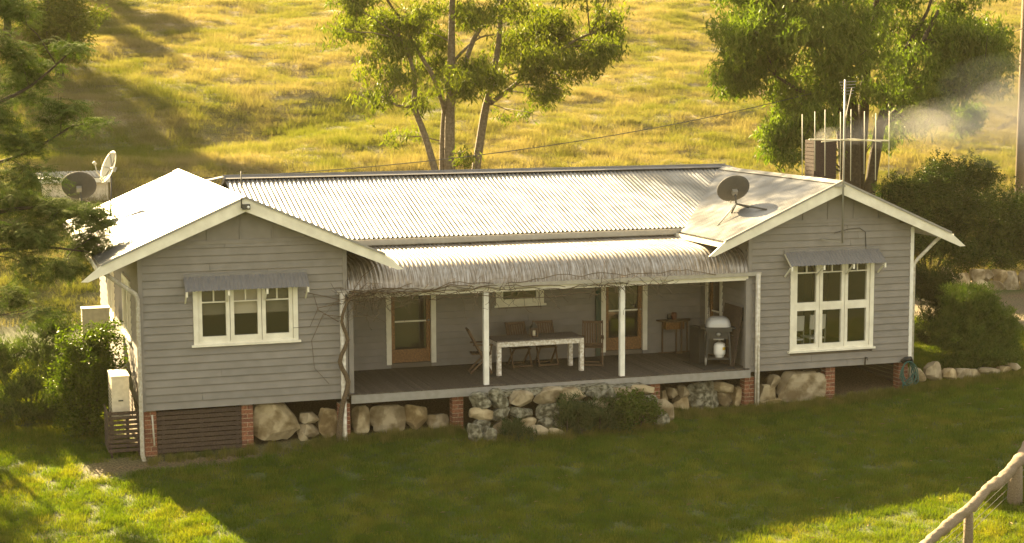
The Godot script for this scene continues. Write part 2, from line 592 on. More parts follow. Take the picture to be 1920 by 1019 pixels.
func wing_roof(roof, a: float, z0: float, z1: float):
	for s in [-1.0, 1.0]:
		var f = func(u, v): return [Vector3(a + s * v, RH - S * v + 0.02, u), Vector3(s * 0.4, 0.916, 0)]
		lab(part(roof, "iron_sheeting", corrugated(f, z1, z0, [0.0, 0.75, 1.5, 2.25, 2.96], 0.1, 0.009, Vector3.UP), M.iron), "pale corrugated iron slope of a gabled wing")
		# boarded eave lining under the iron
		var l = MB.new()
		var p0 = Vector3(a, RH - 0.05, (z0 + z1) * 0.5); var p1 = Vector3(a + s * 2.9, RH - 0.05 - S * 2.9, (z0 + z1) * 0.5)
		l.box((p0 + p1) * 0.5, Vector3((p1 - p0).length(), 0.035, z0 - z1 - 0.04), Basis(Vector3(s * 0.9163, -0.4004, 0).normalized() * 1.0, Vector3(s * 0.4004, 0.9163, 0) , Vector3(0, 0, s)))
		part(roof, "eave_lining", l.mesh(), M.trim)
		var g = MB.new()
		var gx = a + s * 2.98
		var gy = RH - S * 2.96
		g.bx(Vector3(gx - 0.055, gy - 0.12, z1), Vector3(gx + 0.055, gy - 0.105, z0 - 0.02))
		g.bx(Vector3(gx + s * 0.05 - 0.006, gy - 0.12, z1), Vector3(gx + s * 0.05 + 0.006, gy - 0.01, z0 - 0.02))
		g.bx(Vector3(gx - s * 0.05 - 0.006, gy - 0.12, z1), Vector3(gx - s * 0.05 + 0.006, gy - 0.03, z0 - 0.02))
		part(roof, "gutter", g.mesh(), M.trim)
	var cap = MB.new()
	for s in [-1.0, 1.0]:
		cap.box(Vector3(a + s * 0.075, RH + 0.045 - 0.033, (z0 + z1) * 0.5), Vector3(0.17, 0.012, z0 - z1), Basis(Vector3(s * 0.9163, -0.4004, 0), Vector3(s * 0.4004, 0.9163, 0), Vector3(0, 0, s)))
	part(roof, "ridge_cap", cap.mesh(), M.iron)
	# barge boards with tapered tails
	for s in [-1.0, 1.0]:
		var b = MB.new()
		var poly = [Vector2(a, RH + 0.015), Vector2(a + s * 2.95, RH - S * 2.95 + 0.015), Vector2(a + s * 3.35, 2.69), Vector2(a + s * 3.21, 2.685), Vector2(a, RH - 0.27)]
		b.prism(poly, z0 - 0.035, z0)
		part(roof, "barge_board", b.mesh(), M.trim)
		var e = MB.new()
		e.prism([Vector2(a, RH + 0.05), Vector2(a + s * 2.95, RH - S * 2.95 + 0.05), Vector2(a + s * 2.95, RH - S * 2.95 + 0.0), Vector2(a, RH + 0.0)], z0 + 0.002, z0 + 0.03)
		part(roof, "roll_capping", e.mesh(), M.fascia)

func gable_front(w, a: float, x0: float, x1: float, bats: Array):
	# flat panel with cover battens above the boards; w is the wall, local = world here
	var hw = (RH - 0.18 - 3.36) / S
	var p = MB.new()
	p.prism([Vector2(a - hw, 3.36), Vector2(a + hw, 3.36), Vector2(a, RH - 0.18)], 0.002, 0.014)
	part(w, "gable_panel", p.mesh(), M.board[0])
	for x in bats:
		var top: float = RH - 0.2 - S * absf(x - a)
		if top < 3.42: continue
		var b = MB.new()
		b.bx(Vector3(x - 0.02, 3.41, 0.015), Vector3(x + 0.02, top, 0.036))
		part(w, "batten", b.mesh(), M.board[2])
	var t = MB.new()
	t.bx(Vector3(a - hw - 0.1, 3.33, 0.015), Vector3(a + hw + 0.1, 3.41, 0.04))
	part(w, "trim_board", t.mesh(), M.board[1])

func brick_pier(parent, x: float, z: float, ybase: float, ytop: float, w := 0.25):
	var mb = MB.new()
	mb.bx(Vector3(-w * 0.5 + 0.006, ybase - 0.1, -w * 0.5 + 0.006), Vector3(w * 0.5 - 0.006, ytop, w * 0.5 - 0.006))
	var pier = part(parent, "brick_pier", mb.mesh(), M.mortar, Vector3(x, 0, z))
	var y = ytop - 0.088
	var k = 0
	while y > ybase - 0.05:
		for i in 2:
			var o: float = (-1.0 if i == 0 else 1.0) * (w * 0.25 + 0.001)
			var b = part(pier, "brick", brick_m, M.brick[(k * 2 + i + int(x * 5.0)) % 3], Vector3(o if k % 2 == 0 else 0.0, y + 0.04, 0.0 if k % 2 == 0 else o))
			if k % 2 == 1: b.rotation.y = PI / 2
		y -= 0.094
		k += 1

var brick_m: BoxMesh

func house():
	var hs = thing("weatherboard_house", Vector3.ZERO, "grey weatherboard farmhouse with twin gabled wings, iron roof and verandah", "house")
	# one board: profile with a proud lower lip, unit length
	var b = MB.new()
	var pr = [Vector2(0.0, 0.016), Vector2(0.036, 0.016), Vector2(0.038, 0.022), Vector2(0.014, 0.17), Vector2(0.0, 0.17)]
	for i in pr.size():
		var p: Vector2 = pr[i]; var q: Vector2 = pr[(i + 1) % pr.size()]
		b.quad(Vector3(-0.5, p.y, p.x), Vector3(-0.5, q.y, q.x), Vector3(0.5, q.y, q.x), Vector3(0.5, p.y, p.x))
	for i in range(1, pr.size() - 1):
		for x in [-0.5, 0.5]: b.tri(Vector3(x, pr[0].y, pr[0].x), Vector3(x, pr[i].y, pr[i].x), Vector3(x, pr[i + 1].y, pr[i + 1].x))
	board_mesh = b.mesh()
	brick_m = BoxMesh.new()
	brick_m.size = Vector3(0.116, 0.08, 0.248)
	var yb = -0.11
	# front gables
	var eave_y = RH - 0.1 - S * 2.15
	var wl = wall(hs, 0, 4.3, yb, eave_y, Vector3.ZERO, 0, [[1.08, 3.26, 1.24, 2.47]], Vector3(AL, RH - 0.1, 1), 3.33)
	gable_front(wl, AL, 0, 4.3, [0.73, 1.41, 2.09, 2.77, 3.45])
	var wr = wall(hs, XR0, XR1, yb, eave_y, Vector3.ZERO, 0, [[14.91, 17.09, 0.34, 2.47]], Vector3(AR, RH - 0.1, 1), 3.33)
	gable_front(wr, AR, XR0, XR1, [14.53, 15.21, 15.87, 16.54, 17.21])
	# verandah walls
	wall(hs, 4.3, XR0, 0.0, 3.0, Vector3(0, 0, ZV), 0, [[5.96, 6.94, 0.11, 2.2], [11.31, 12.3, 0.11, 2.2], [8.58, 9.68, 1.38, 2.0]])
	wall(hs, 0.1, 2.66, 0.0, 3.2, Vector3(4.302, 0, 0), PI / 2, [])
	wall(hs, -2.66, -0.1, 0.0, 3.2, Vector3(XR0 - 0.002, 0, 0), -PI / 2, [[-2.2, -1.5, 0.1, 2.15]])
	# outer side and back walls
	wall(hs, -10.3, -0.1, yb, 3.1, Vector3(0.0, 0, 0), -PI / 2, [[-3.6, -1.85, 1.1, 2.4], [-7.6, -5.9, 0.95, 2.3]])
	wall(hs, 0.1, 10.3, yb, 3.1, Vector3(XR1, 0, 0), PI / 2, [], Vector3.ZERO, -1.0, false)
	wall(hs, -XR1, 0.0, yb, 2.9, Vector3(0, 0, -10.3), PI, [], Vector3.ZERO, -1.0, false, false)
	for c in [[0.0, 0.022], [XR1, -0.022], [4.3, -0.022], [XR0, 0.022]]:
		var cs = MB.new()
		cs.bx(Vector3(c[0] - 0.045, yb - 0.01, -0.045), Vector3(c[0] + 0.045, 3.15, 0.042))
		part(hs, "corner_stop", cs.mesh(), M.white if c[0] == XR1 else M.board[1])
	# floors, ceilings and inner partitions close the rooms
	var fl = MB.new()
	fl.bx(Vector3(0.02, -0.1, -10.2), Vector3(4.28, 0.0, -0.12)); fl.bx(Vector3(XR0 + 0.02, -0.1, -10.2), Vector3(XR1 - 0.02, 0.0, -0.12)); fl.bx(Vector3(4.28, -0.1, -10.2), Vector3(XR0 + 0.02, -0.001, ZV - 0.12))
	part(hs, "floor", fl.mesh(), M.panel_brown)
	var ce = MB.new()
	ce.bx(Vector3(0.12, 2.7, -10.2), Vector3(4.2, 2.75, -0.12)); ce.bx(Vector3(XR0 + 0.1, 2.7, -10.2), Vector3(XR1 - 0.12, 2.75, -0.12)); ce.bx(Vector3(4.2, 2.7, -10.2), Vector3(XR0 + 0.1, 2.752, ZV - 0.12))
	part(hs, "ceiling", ce.mesh(), M.inner)
	var pt = MB.new()
	pt.bx(Vector3(0.12, 0, -4.4), Vector3(XR1 - 0.12, 2.7, -4.3)); pt.bx(Vector3(4.3, 0, -4.3), Vector3(4.4, 2.7, ZV - 0.12)); pt.bx(Vector3(XR0 - 0.1, 0, -4.3), Vector3(XR0, 2.7, ZV - 0.12))
	part(hs, "partition", pt.mesh(), M.inner)
	# windows and doors
	lab(window(hs, Vector3(1.07, 0, 0), 0, [[1.39, 2.1, 0], [2.125, 2.36, 1]], 2.2, 1.23, 2.48, 3, 0), "three light window with blinds half down")
	for c in 3:
		var bl = MB.new()
		bl.bx(Vector3(1.2 + 0.667 * c, 1.83, -0.13), Vector3(1.8 + 0.667 * c, 2.45, -0.122))
		part(hs, "blind", bl.mesh(), M.blind if c == 1 else M.screen)
	lab(window(hs, Vector3(14.9, 0, 0), 0, [[0.47, 1.27, 0], [1.46, 2.15, 0], [2.175, 2.36, 1]], 2.2, 0.33, 2.48, 3, 0), "tall six pane window with white chairs inside")
	window(hs, Vector3(0, 0, -3.6), -PI / 2, [[1.2, 2.2, 0]], 1.75, 1.1, 2.4, 2, 0)
	window(hs, Vector3(0, 0, -7.6), -PI / 2, [[1.1, 2.1, 0]], 1.7, 0.95, 2.3, 2, 0)
	window(hs, Vector3(8.53, 0, ZV), 0, [[1.5, 1.9, 0]], 1.2, 1.37, 2.05, 1, 0)
	door(hs, Vector3(5.97, 0.12, ZV), 0, 0.96, 2.02)
	door(hs, Vector3(11.32, 0.12, ZV), 0, 0.97, 2.02)
	door(hs, Vector3(XR0, 0.1, -2.2), -PI / 2, 0.7, 1.98)
	awning(hs, 0.88, 3.47, 2.69, 2.4, 0.38)
	awning(hs, 14.72, 17.22, 2.69, 2.38, 0.42)
	# main roof
	var roof = Node3D.new()
	roof.name = "roof"
	hs.add_child(roof)
	wing_roof(roof, AL, 0.42, -10.7)
	wing_roof(roof, AR, 0.42, -6.1)
	var zM = -6.2; var hM = 4.325; var zG = -2.3; var yG = 3.11
	var ms = (hM - yG) / (zG - zM)
	var mf = func(u, v): return [Vector3(u, hM - ms * (v - zM), v), Vector3(0, 0.954, 0.3)]
	lab(part(roof, "iron_sheeting", corrugated(mf, 2.7, 16.1, [zM, -5.2, -4.2, -3.2, zG], 0.112, 0.0165, Vector3.UP), M.iron), "ribbed main roof slope above the verandah")
	var bf = func(u, v): return [Vector3(u, hM - 0.35 * (zM - v), v), Vector3(0, 0.96, -0.28)]
	part(roof, "iron_sheeting", corrugated(bf, 2.7, 16.1, [zM, -8.0, -10.6], 0.1, 0.0115, Vector3.UP), M.iron)
	var hf = MB.new()
	hf.tri(Vector3(16.1, hM, zM), Vector3(18.95, 3.0, -1.9), Vector3(18.95, 2.9, -10.6))
	hf.tri(Vector3(16.1, hM, zM), Vector3(18.95, 2.9, -10.6), Vector3(16.1, 2.79, -10.6))
	part(roof, "iron_sheeting", hf.mesh(), M.iron)
	var rc = MB.new()
	rc.box(Vector3(9.4, hM + 0.02, zM + 0.085), Vector3(13.5, 0.014, 0.2), Basis(Vector3.RIGHT, atan(ms)))
	rc.box(Vector3(9.4, hM + 0.025, zM - 0.085), Vector3(13.5, 0.014, 0.2), Basis(Vector3.RIGHT, -0.28))
	rc.tube([Vector3(2.66, hM + 0.055, zM), Vector3(16.14, hM + 0.055, zM)], [0.028], 8)
	part(roof, "ridge_cap", rc.mesh(), M.cap)
	for q in [[Vector3(2.68, hM + 0.03, zM), Vector3(2.14, RH + 0.01, -5.6)], [Vector3(16.12, hM + 0.03, zM), Vector3(16.0, RH + 0.02, -5.2)]]:
		var hc = MB.new()
		hc.bar(q[0], q[1], 0.16, 0.03)
		part(roof, "hip_cap", hc.mesh(), M.cap)
	var vl = MB.new()
	vl.bar(Vector3(AR - 0.1, RH - 0.02, -5.95), Vector3(AR - 2.9, RH - S * 2.9 + 0.02, zG - 0.05), 0.1, 0.02)
	part(roof, "valley_gutter", vl.mesh(), M.cap)
	var mg = MB.new()
	mg.bx(Vector3(5.0, yG - 0.15, zG + 0.0), Vector3(13.1, yG - 0.135, zG + 0.12)); mg.bx(Vector3(5.0, yG - 0.15, zG + 0.11), Vector3(13.1, yG - 0.03, zG + 0.122)); mg.bx(Vector3(4.3, yG - 0.2, zG - 0.03), Vector3(XR0, yG - 0.02, zG))
	part(roof, "gutter", mg.mesh(), M.gutter)
	# verandah roof: bullnose
	var prof = [Vector2(-2.36, 2.93), Vector2(-1.8, 2.885), Vector2(-1.2, 2.835), Vector2(-0.75, 2.795), Vector2(-0.55, 2.765), Vector2(-0.4, 2.72), Vector2(-0.28, 2.66), Vector2(-0.18, 2.585), Vector2(-0.1, 2.5), Vector2(-0.04, 2.41), Vector2(0.0, 2.32), Vector2(0.015, 2.235)]
	var vf = func(u, v):
		var i = int(v)
		var a: Vector2 = prof[max(i - 1, 0)]; var c: Vector2 = prof[min(i + 1, prof.size() - 1)]
		var d = (c - a).normalized()
		return [Vector3(u, prof[i].y, prof[i].x), Vector3(0, d.x, -d.y)]
	var vr = part(hs, "verandah_roof", corrugated(vf, 4.33, XR0 - 0.03, range(prof.size()), 0.1, 0.011, Vector3.UP, true), M.old_iron)
	lab(vr, "bullnose corrugated verandah roof streaked with grime")
	var vg = MB.new()
	vg.bx(Vector3(4.1, 2.165, 0.02), Vector3(14.1, 2.18, 0.14)); vg.bx(Vector3(4.1, 2.165, 0.13), Vector3(14.1, 2.25, 0.142)); vg.bx(Vector3(4.1, 2.165, 0.0), Vector3(14.1, 2.25, 0.012))
	part(vr, "gutter", vg.mesh(), M.gutter)
	var bm = MB.new()
	bm.bx(Vector3(4.35, 2.06, -0.03), Vector3(13.8, 2.16, 0.06))
	part(vr, "beam", bm.mesh(), M.trim)
	# deck
	var dk = MB.new()
	dk.bx(Vector3(4.32, -0.06, ZV + 0.01), Vector3(XR0 - 0.02, -0.03, 0.1))
	var deck = part(hs, "verandah_deck", dk.mesh(), M.slat)
	var pm = BoxMesh.new()
	pm.size = Vector3(0.094, 0.028, 2.8)
	var x = 4.37
	var i2 = 0
	while x < XR0 - 0.05:
		part(deck, "plank", pm, M.deck[rng.randi() % 3], Vector3(x, -0.015 + rng.randf_range(-0.002, 0.002), -1.25))
		x += 0.1
		i2 += 1
	var fs = MB.new()
	fs.bx(Vector3(4.38, -0.215, 0.1), Vector3(XR0 - 0.01, -0.03, 0.145))
	part(deck, "fascia_board", fs.mesh(), M.fascia)
	for px in [7.45, 10.675]:
		var po = MB.new()
		po.bx(Vector3(-0.055, 0, -0.055), Vector3(0.055, 2.06, 0.055))
		part(hs, "verandah_post", po.mesh(), M.white, Vector3(px, 0, 0.02))
	for c in [[4.41, 0.05], [XR0 - 0.06, 0.05]]:
		var pp = MB.new()
		pp.bx(Vector3(-0.05, -0.03, -0.05), Vector3(0.05, 2.06, 0.05))
		part(hs, "verandah_post", pp.mesh(), M.board[1], Vector3(c[0], 0.03, c[1] - 0.03))
	# piers
	for c in [[0.14, -0.17, -1.15, -0.13], [2.16, -0.17, -1.1, -0.13], [4.25, -0.1, -1.1, -0.22], [6.79, -0.08, -1.05, -0.22], [11.49, -0.08, -1.05, -0.22], [13.88, -0.1, -1.05, -0.22], [16.03, -0.17, -1.0, -0.13], [18.0, -0.17, -0.9, -0.13]]:
		brick_pier(hs, c[0], c[1], c[2], c[3])
	# downpipes
	var d1 = MB.new(true)
	d1.tube([Vector3(-0.85, 2.92, 0.1), Vector3(-0.72, 2.82, 0.09), Vector3(-0.1, 2.36, 0.09), Vector3(-0.06, 2.25, 0.09), Vector3(-0.06, -1.0, 0.1), Vector3(0.0, -1.3, 0.25)], [0.045], 10)
	part(hs, "downpipe", d1.mesh(), M.pipe)
	var d2 = MB.new(true)
	d2.tube([Vector3(4.2, 2.2, 0.2), Vector3(4.2, -0.9, 0.2), Vector3(4.24, -1.15, 0.3)], [0.058], 10)
	part(hs, "downpipe", d2.mesh(), M.white_pipe)
	var d3 = MB.new(true)
	d3.tube([Vector3(14.02, 2.22, 0.12), Vector3(14.03, -1.0, 0.12)], [0.058], 10)
	part(hs, "downpipe", d3.mesh(), M.white_pipe)
	var d4 = MB.new(true)
	d4.tube([Vector3(18.9, 2.9, 0.05), Vector3(18.75, 2.8, 0.05), Vector3(18.25, 2.36, 0.05), Vector3(18.2, 2.25, 0.0), Vector3(18.2, -0.85, 0.0)], [0.042], 10)
	part(hs, "downpipe", d4.mesh(), M.white_pipe)
	var dr = MB.new(true)
	dr.tube([Vector3(0.17, -0.2, 0.0), Vector3(0.2, -0.85, 0.0)], [0.02], 8)
	part(hs, "drain_pipe", dr.mesh(), M.white_pipe)
	var tp = MB.new(true)
	tp.tube([Vector3(16.9, -0.1, 0.05), Vector3(16.9, 0.08, 0.06), Vector3(16.9, 0.08, 0.14), Vector3(16.9, 0.02, 0.16)], [0.016], 6)
	part(hs, "tap", tp.mesh(), M.dark_metal)
	# chimney, course by course
	var ch = Node3D.new()
	ch.name = "chimney"
	hs.add_child(ch)
	var yy = -0.5
	var k2 = 0
	while yy < 5.0:
		var cm = MB.new()
		var g: float = 0.0 if k2 % 2 == 0 else 0.012
		cm.bx(Vector3(17.55 + g, yy, -4.35 + g), Vector3(18.2 - g, yy + (0.086 if k2 % 2 == 0 else 0.014), -3.85 - g))
		if yy > 2.4: part(ch, "brick_course", cm.mesh(), M.chimney)
		yy += 0.086 if k2 % 2 == 0 else 0.014
		k2 += 1
	var cb = MB.new()
	cb.bx(Vector3(17.55, -0.5, -4.35), Vector3(18.2, 2.5, -3.85))
	part(ch, "stack_base", cb.mesh(), M.chimney)

# ---------------------------------------------------------------- things on the verandah and in the rooms
func folding_chair(label: String, at: Vector3, turn: float, arms := false):
	var o = thing("folding_chair", at, label, "chair", "slatted timber chairs round the white table", turn)
	var w = 0.23
	for s in [-1.0, 1.0]:
		var l = MB.new()
		l.bar(Vector3(s * w, 0.02, 0.25), Vector3(s * w, 1.02, -0.28), 0.028, 0.045)
		part(o, "leg", l.mesh(), M.teak)
		var l2 = MB.new()
		l2.bar(Vector3(s * (w - 0.035), 0.02, -0.24), Vector3(s * (w - 0.035), 0.46, 0.22), 0.028, 0.04)
		part(o, "leg", l2.mesh(), M.teak)
		if arms:
			var a = MB.new()
			a.bx(Vector3(s * w - 0.03, 0.66, -0.18), Vector3(s * w + 0.03, 0.69, 0.28))
			a.bar(Vector3(s * w, 0.45, 0.22), Vector3(s * w, 0.66, 0.24), 0.028)
			part(o, "arm", a.mesh(), M.teak)
	for z in [0.25, -0.24]:
		var st = MB.new()
		st.bx(Vector3(-w, 0.03, z - 0.015), Vector3(w, 0.06, z + 0.015))
		part(o, "stretcher", st.mesh(), M.teak)
	for k in 6:
		var sl = MB.new()
		sl.bx(Vector3(-w + 0.01, 0.445, -0.2 + k * 0.075), Vector3(w - 0.01, 0.465, -0.14 + k * 0.075))
		part(o, "seat_slat", sl.mesh(), M.teak)
	for k in 7:
		var x = -0.18 + k * 0.06
		var bl = MB.new()
		bl.bar(Vector3(x, 0.52, -0.02), Vector3(x, 0.98, -0.262), 0.045, 0.014)
		part(o, "back_slat", bl.mesh(), M.teak)
	for y in [0.5, 0.99]:
		var r = MB.new()
		var z: float = 0.25 - (y - 0.02) * 0.53
		r.box(Vector3(0, y, z), Vector3(w * 2, 0.06, 0.025))
		part(o, "back_rail", r.mesh(), M.teak)

func verandah_things():
	var t = thing("outdoor_table", Vector3(9.05, 0.002, -1.3), "long white timber table with worn paint on the verandah", "table")
	for p in [[-1.0, 0.37], [1.0, 0.37], [-1.0, -0.37], [1.0, -0.37]]:
		var l = MB.new()
		l.bx(Vector3(p[0] - 0.048, 0, p[1] - 0.048), Vector3(p[0] + 0.048, 0.765, p[1] + 0.048))
		part(t, "leg", l.mesh(), M.table_white)
	for z in [-0.38, 0.38]:
		var r = MB.new()
		r.bx(Vector3(-0.95, 0.65, z - 0.02), Vector3(0.95, 0.762, z + 0.02))
		part(t, "rail", r.mesh(), M.table_white)
	for x in [-1.0, 1.0]:
		var r = MB.new()
		r.bx(Vector3(x - 0.02, 0.65, -0.32), Vector3(x + 0.02, 0.76, 0.32))
		part(t, "rail", r.mesh(), M.table_white)
	for k in 6:
		var b = MB.new()
		b.bx(Vector3(-1.05, 0.767, -0.42 + k * 0.14), Vector3(1.05, 0.792, -0.42 + k * 0.14 + 0.134))
		part(t, "board", b.mesh(), M.table_top)
	folding_chair("folding timber armchair at table end beside verandah post", Vector3(7.75, 0.002, -1.45), PI / 2 - 0.15, true)
	folding_chair("folding slat chair behind white table, nearer the small window edge", Vector3(8.86, 0.002, -1.92), 0.05)
	folding_chair("folding slat chair behind white table, right beside the lantern", Vector3(9.52, 0.002, -1.9), -0.04)
	folding_chair("folding timber armchair at table end near the second door", Vector3(10.55, 0.002, -1.5), -0.35, true)
	var ln = thing("lantern", Vector3(9.02, 0.796, -1.3), "small brown lantern standing on the white table", "lantern")
	var b = MB.new()
	b.bx(Vector3(-0.075, 0, -0.075), Vector3(0.075, 0.02, 0.075))
	for x in [-0.065, 0.065]:
		for z in [-0.065, 0.065]: b.bx(Vector3(x - 0.008, 0.02, z - 0.008), Vector3(x + 0.008, 0.21, z + 0.008))
	part(ln, "cage", b.mesh(), M.teak)
	var c = MB.new(true)
	c.lathe([Vector2(0, 0.02), Vector2(0.04, 0.02), Vector2(0.04, 0.14), Vector2(0, 0.145)], 12)
	part(ln, "candle", c.mesh(), M.cream_metal)
	var r = MB.new()
	r.lathe([Vector2(0.12, 0.21), Vector2(0.045, 0.29), Vector2(0.035, 0.33), Vector2(0.0, 0.34)], 4, Vector3.ZERO, Basis(Vector3.UP, PI / 4))
	part(ln, "cap", r.mesh(), M.dark_metal)
	# half round table
	var h = thing("half_round_table", Vector3(13.08, 0.002, -2.46), "half round timber side table against the back wall", "table")
	var poly = []
	for k in 17: poly.append(Vector2(0.44 * cos(PI * k / 16.0), 0.38 * sin(PI * k / 16.0)))
	var hm = MB.new()
	hm.prism(poly, 0.0, 0.035)
	var top = part(h, "table_top", hm.mesh(), M.teak, Vector3(0, 0.79, -0.16))
	top.rotation.x = PI / 2
	top.position.y = 0.825
	var ap = MB.new()
	ap.bx(Vector3(-0.3, 0.6, -0.13), Vector3(0.25, 0.78, -0.1)); ap.bx(Vector3(-0.28, 0.6, -0.1), Vector3(0.2, 0.78, 0.08))
	part(h, "apron", ap.mesh(), M.amber)
	for p in [[-0.3, -0.1, 0.03], [0.12, 0.1, 0.04], [0.36, -0.1, 0.03], [0.0, 0.06, 0.035]]:
		var l = MB.new()
		l.bx(Vector3(p[0] - p[2] * 0.5, 0.02, p[1] - 0.015), Vector3(p[0] + p[2] * 0.5, 0.78, p[1] + 0.015))
		part(h, "leg", l.mesh(), M.teak)
	var fo = MB.new()
	fo.bx(Vector3(-0.4, 0, -0.12), Vector3(0.1, 0.022, -0.06)); fo.bx(Vector3(0.1, 0, -0.12), Vector3(0.46, 0.022, -0.06)); fo.bx(Vector3(-0.03, 0.0, -0.06), Vector3(0.14, 0.022, 0.12))
	part(h, "foot", fo.mesh(), M.teak)
	var pot = MB.new(true)
	pot.lathe([Vector2(0, 0), Vector2(0.055, 0), Vector2(0.07, 0.08), Vector2(0.06, 0.17), Vector2(0.05, 0.17), Vector2(0.05, 0.02), Vector2(0, 0.02)], 14)
	var po = part(self, "clay_pot", pot.mesh(), M.brick[2], Vector3(13.06, 0.829, -2.5))
	tag(po, "small brown pot on the half round side table", "pot")
	var pot2 = MB.new(true)
	pot2.lathe([Vector2(0, 0), Vector2(0.04, 0), Vector2(0.045, 0.1), Vector2(0.03, 0.14), Vector2(0, 0.14)], 12)
	tag(part(self, "glass_jar", pot2.mesh(), M.dark_metal, Vector3(12.93, 0.829, -2.52)), "dark jar beside the pot on half round table", "jar")
	# mat and barbecue
	var mt = MB.new()
	mt.bx(Vector3(12.75, 0.004, -1.25), Vector3(13.75, 0.014, -0.05))
	tag(part(self, "floor_mat", mt.mesh(), M.black), "black rubber mat under the barbecue", "mat")
	var q = thing("barbecue", Vector3(13.36, 0.016, -0.62), "black gas barbecue on a cart with pale domed lid", "barbecue", "", -0.35)
	var lid = MB.new(true)
	var prev = []
	for j in 7:
		var f = j / 6.0
		var ring = []
		for k in 20:
			var a = TAU * k / 20
			var cx = signf(cos(a)) * pow(absf(cos(a)), 0.5); var cz = signf(sin(a)) * pow(absf(sin(a)), 0.5)
			var rr = cos(f * PI / 2 * 0.98)
			ring.append(Vector3(cx * 0.3 * pow(rr, 0.6), 0.9 + 0.235 * sin(f * PI / 2), cz * 0.24 * pow(rr, 0.6)))
		if j > 0:
			for k in 20: lid.quad(prev[k], ring[k], ring[(k + 1) % 20], prev[(k + 1) % 20])
		prev = ring
	part(q, "lid", lid.mesh(), mat(lin(0.4, 0.4, 0.39), 0.4, 0.2))
	var body = MB.new()
	body.bx(Vector3(-0.31, 0.8, -0.25), Vector3(0.31, 0.9, 0.25)); body.bx(Vector3(-0.22, 0.62, -0.2), Vector3(0.22, 0.8, 0.2))
	part(q, "firebox", body.mesh(), M.dark)
	for s in [-1.0, 1.0]:
		var sh = MB.new()
		sh.bx(Vector3(s * 0.31, 0.86, -0.2), Vector3(s * 0.4, 0.885, 0.2))
		part(q, "shelf", sh.mesh(), M.dark)
		for z in [-0.2, 0.2]:
			var l = MB.new()
			l.bar(Vector3(s * 0.24, 0.8, z), Vector3(s * 0.29, 0.02, z * 1.1), 0.04)
			part(q, "leg", l.mesh(), M.dark)
	var base = MB.new()
	base.bx(Vector3(-0.28, 0.13, -0.2), Vector3(0.28, 0.16, 0.2)); base.bx(Vector3(-0.26, 0.2, -0.22), Vector3(0.26, 0.6, -0.2))
	part(q, "cart_panel", base.mesh(), M.dark)
	var kn = MB.new(true)
	kn.lathe([Vector2(0, 0), Vector2(0.05, 0), Vector2(0.045, 0.03), Vector2(0, 0.035)], 12, Vector3(0.0, 0.73, 0.2), Basis(Vector3.RIGHT, PI / 2))
	kn.bx(Vector3(-0.12, 0.6, 0.19), Vector3(0.12, 0.63, 0.24))
	part(q, "control_knob", kn.mesh(), M.steel)
	for s in [-1.0, 1.0]:
		var wh = MB.new(true)
		wh.lathe([Vector2(0.02, -0.02), Vector2(0.085, -0.022), Vector2(0.095, -0.01), Vector2(0.095, 0.01), Vector2(0.085, 0.022), Vector2(0.02, 0.02)], 16, Vector3(-0.3, 0.095, s * 0.22), Basis(Vector3.FORWARD, PI / 2) * Basis(Vector3.RIGHT, 0.0))
		part(q, "wheel", wh.mesh(), M.steel)
	var ho = MB.new(true)
	ho.tube([Vector3(0.2, 0.72, 0.1), Vector3(0.36, 0.68, 0.12), Vector3(0.42, 0.5, 0.12), Vector3(0.36, 0.36, 0.08), Vector3(0.12, 0.46, 0.05)], [0.014], 6)
	part(q, "gas_hose", ho.mesh(), M.dark_metal)
	var gb = thing("gas_bottle", Vector3(13.4, 0.18, -0.6), "white gas bottle with yellow label inside the barbecue cart", "gas bottle")
	var bt = MB.new(true)
	bt.lathe([Vector2(0, 0.03), Vector2(0.1, 0.03), Vector2(0.135, 0.07), Vector2(0.14, 0.12), Vector2(0.14, 0.26), Vector2(0.12, 0.32), Vector2(0.05, 0.355), Vector2(0, 0.36)], 18)
	part(gb, "cylinder", bt.mesh(), M.plastic)
	var ft = MB.new(true)
	ft.lathe([Vector2(0.095, 0.0), Vector2(0.1, 0.0), Vector2(0.1, 0.04), Vector2(0.095, 0.04)], 18)
	part(gb, "foot_ring", ft.mesh(), M.plastic)
	var vv = MB.new(true)
	vv.lathe([Vector2(0.0, 0.36), Vector2(0.03, 0.36), Vector2(0.03, 0.43), Vector2(0, 0.43)], 10)
	part(gb, "valve", vv.mesh(), M.steel)
	var yl = MB.new()
	for k in 4:
		var a0 = 0.7 + k * 0.2; var a1 = a0 + 0.2
		yl.quad(Vector3(0.142 * cos(a0), 0.18, 0.142 * sin(a0)), Vector3(0.142 * cos(a0), 0.25, 0.142 * sin(a0)), Vector3(0.142 * cos(a1), 0.25, 0.142 * sin(a1)), Vector3(0.142 * cos(a1), 0.18, 0.142 * sin(a1)))
	part(gb, "sticker", yl.mesh(), mat(lin(0.55, 0.38, 0.03), 0.6))
	# board leaning on the end wall
	var pn = MB.new()
	pn.box(Vector3(13.66, 0.7, -0.62), Vector3(0.025, 1.4, 0.95), Basis(Vector3(0, 0, 1), -0.16))
	tag(part(self, "leaning_board", pn.mesh(), M.panel_brown), "dark brown board leaning on the verandah end wall", "board")
	var cov = MB.new()
	cov.box(Vector3(12.98, 0.45, -0.95), Vector3(0.16, 0.86, 0.4), Basis(Vector3.UP, 0.2))
	tag(part(self, "folded_cover", cov.mesh(), M.black), "black folded cover standing behind the barbecue", "cover")
	# green screen door folded by the second door
	var gs = MB.new()
	gs.bx(Vector3(11.05, 0.02, ZV + 0.05), Vector3(11.18, 2.05, ZV + 0.1))
	tag(part(self, "green_batten", gs.mesh(), M.green_paint), "dark green timber strip standing beside the second door", "batten")
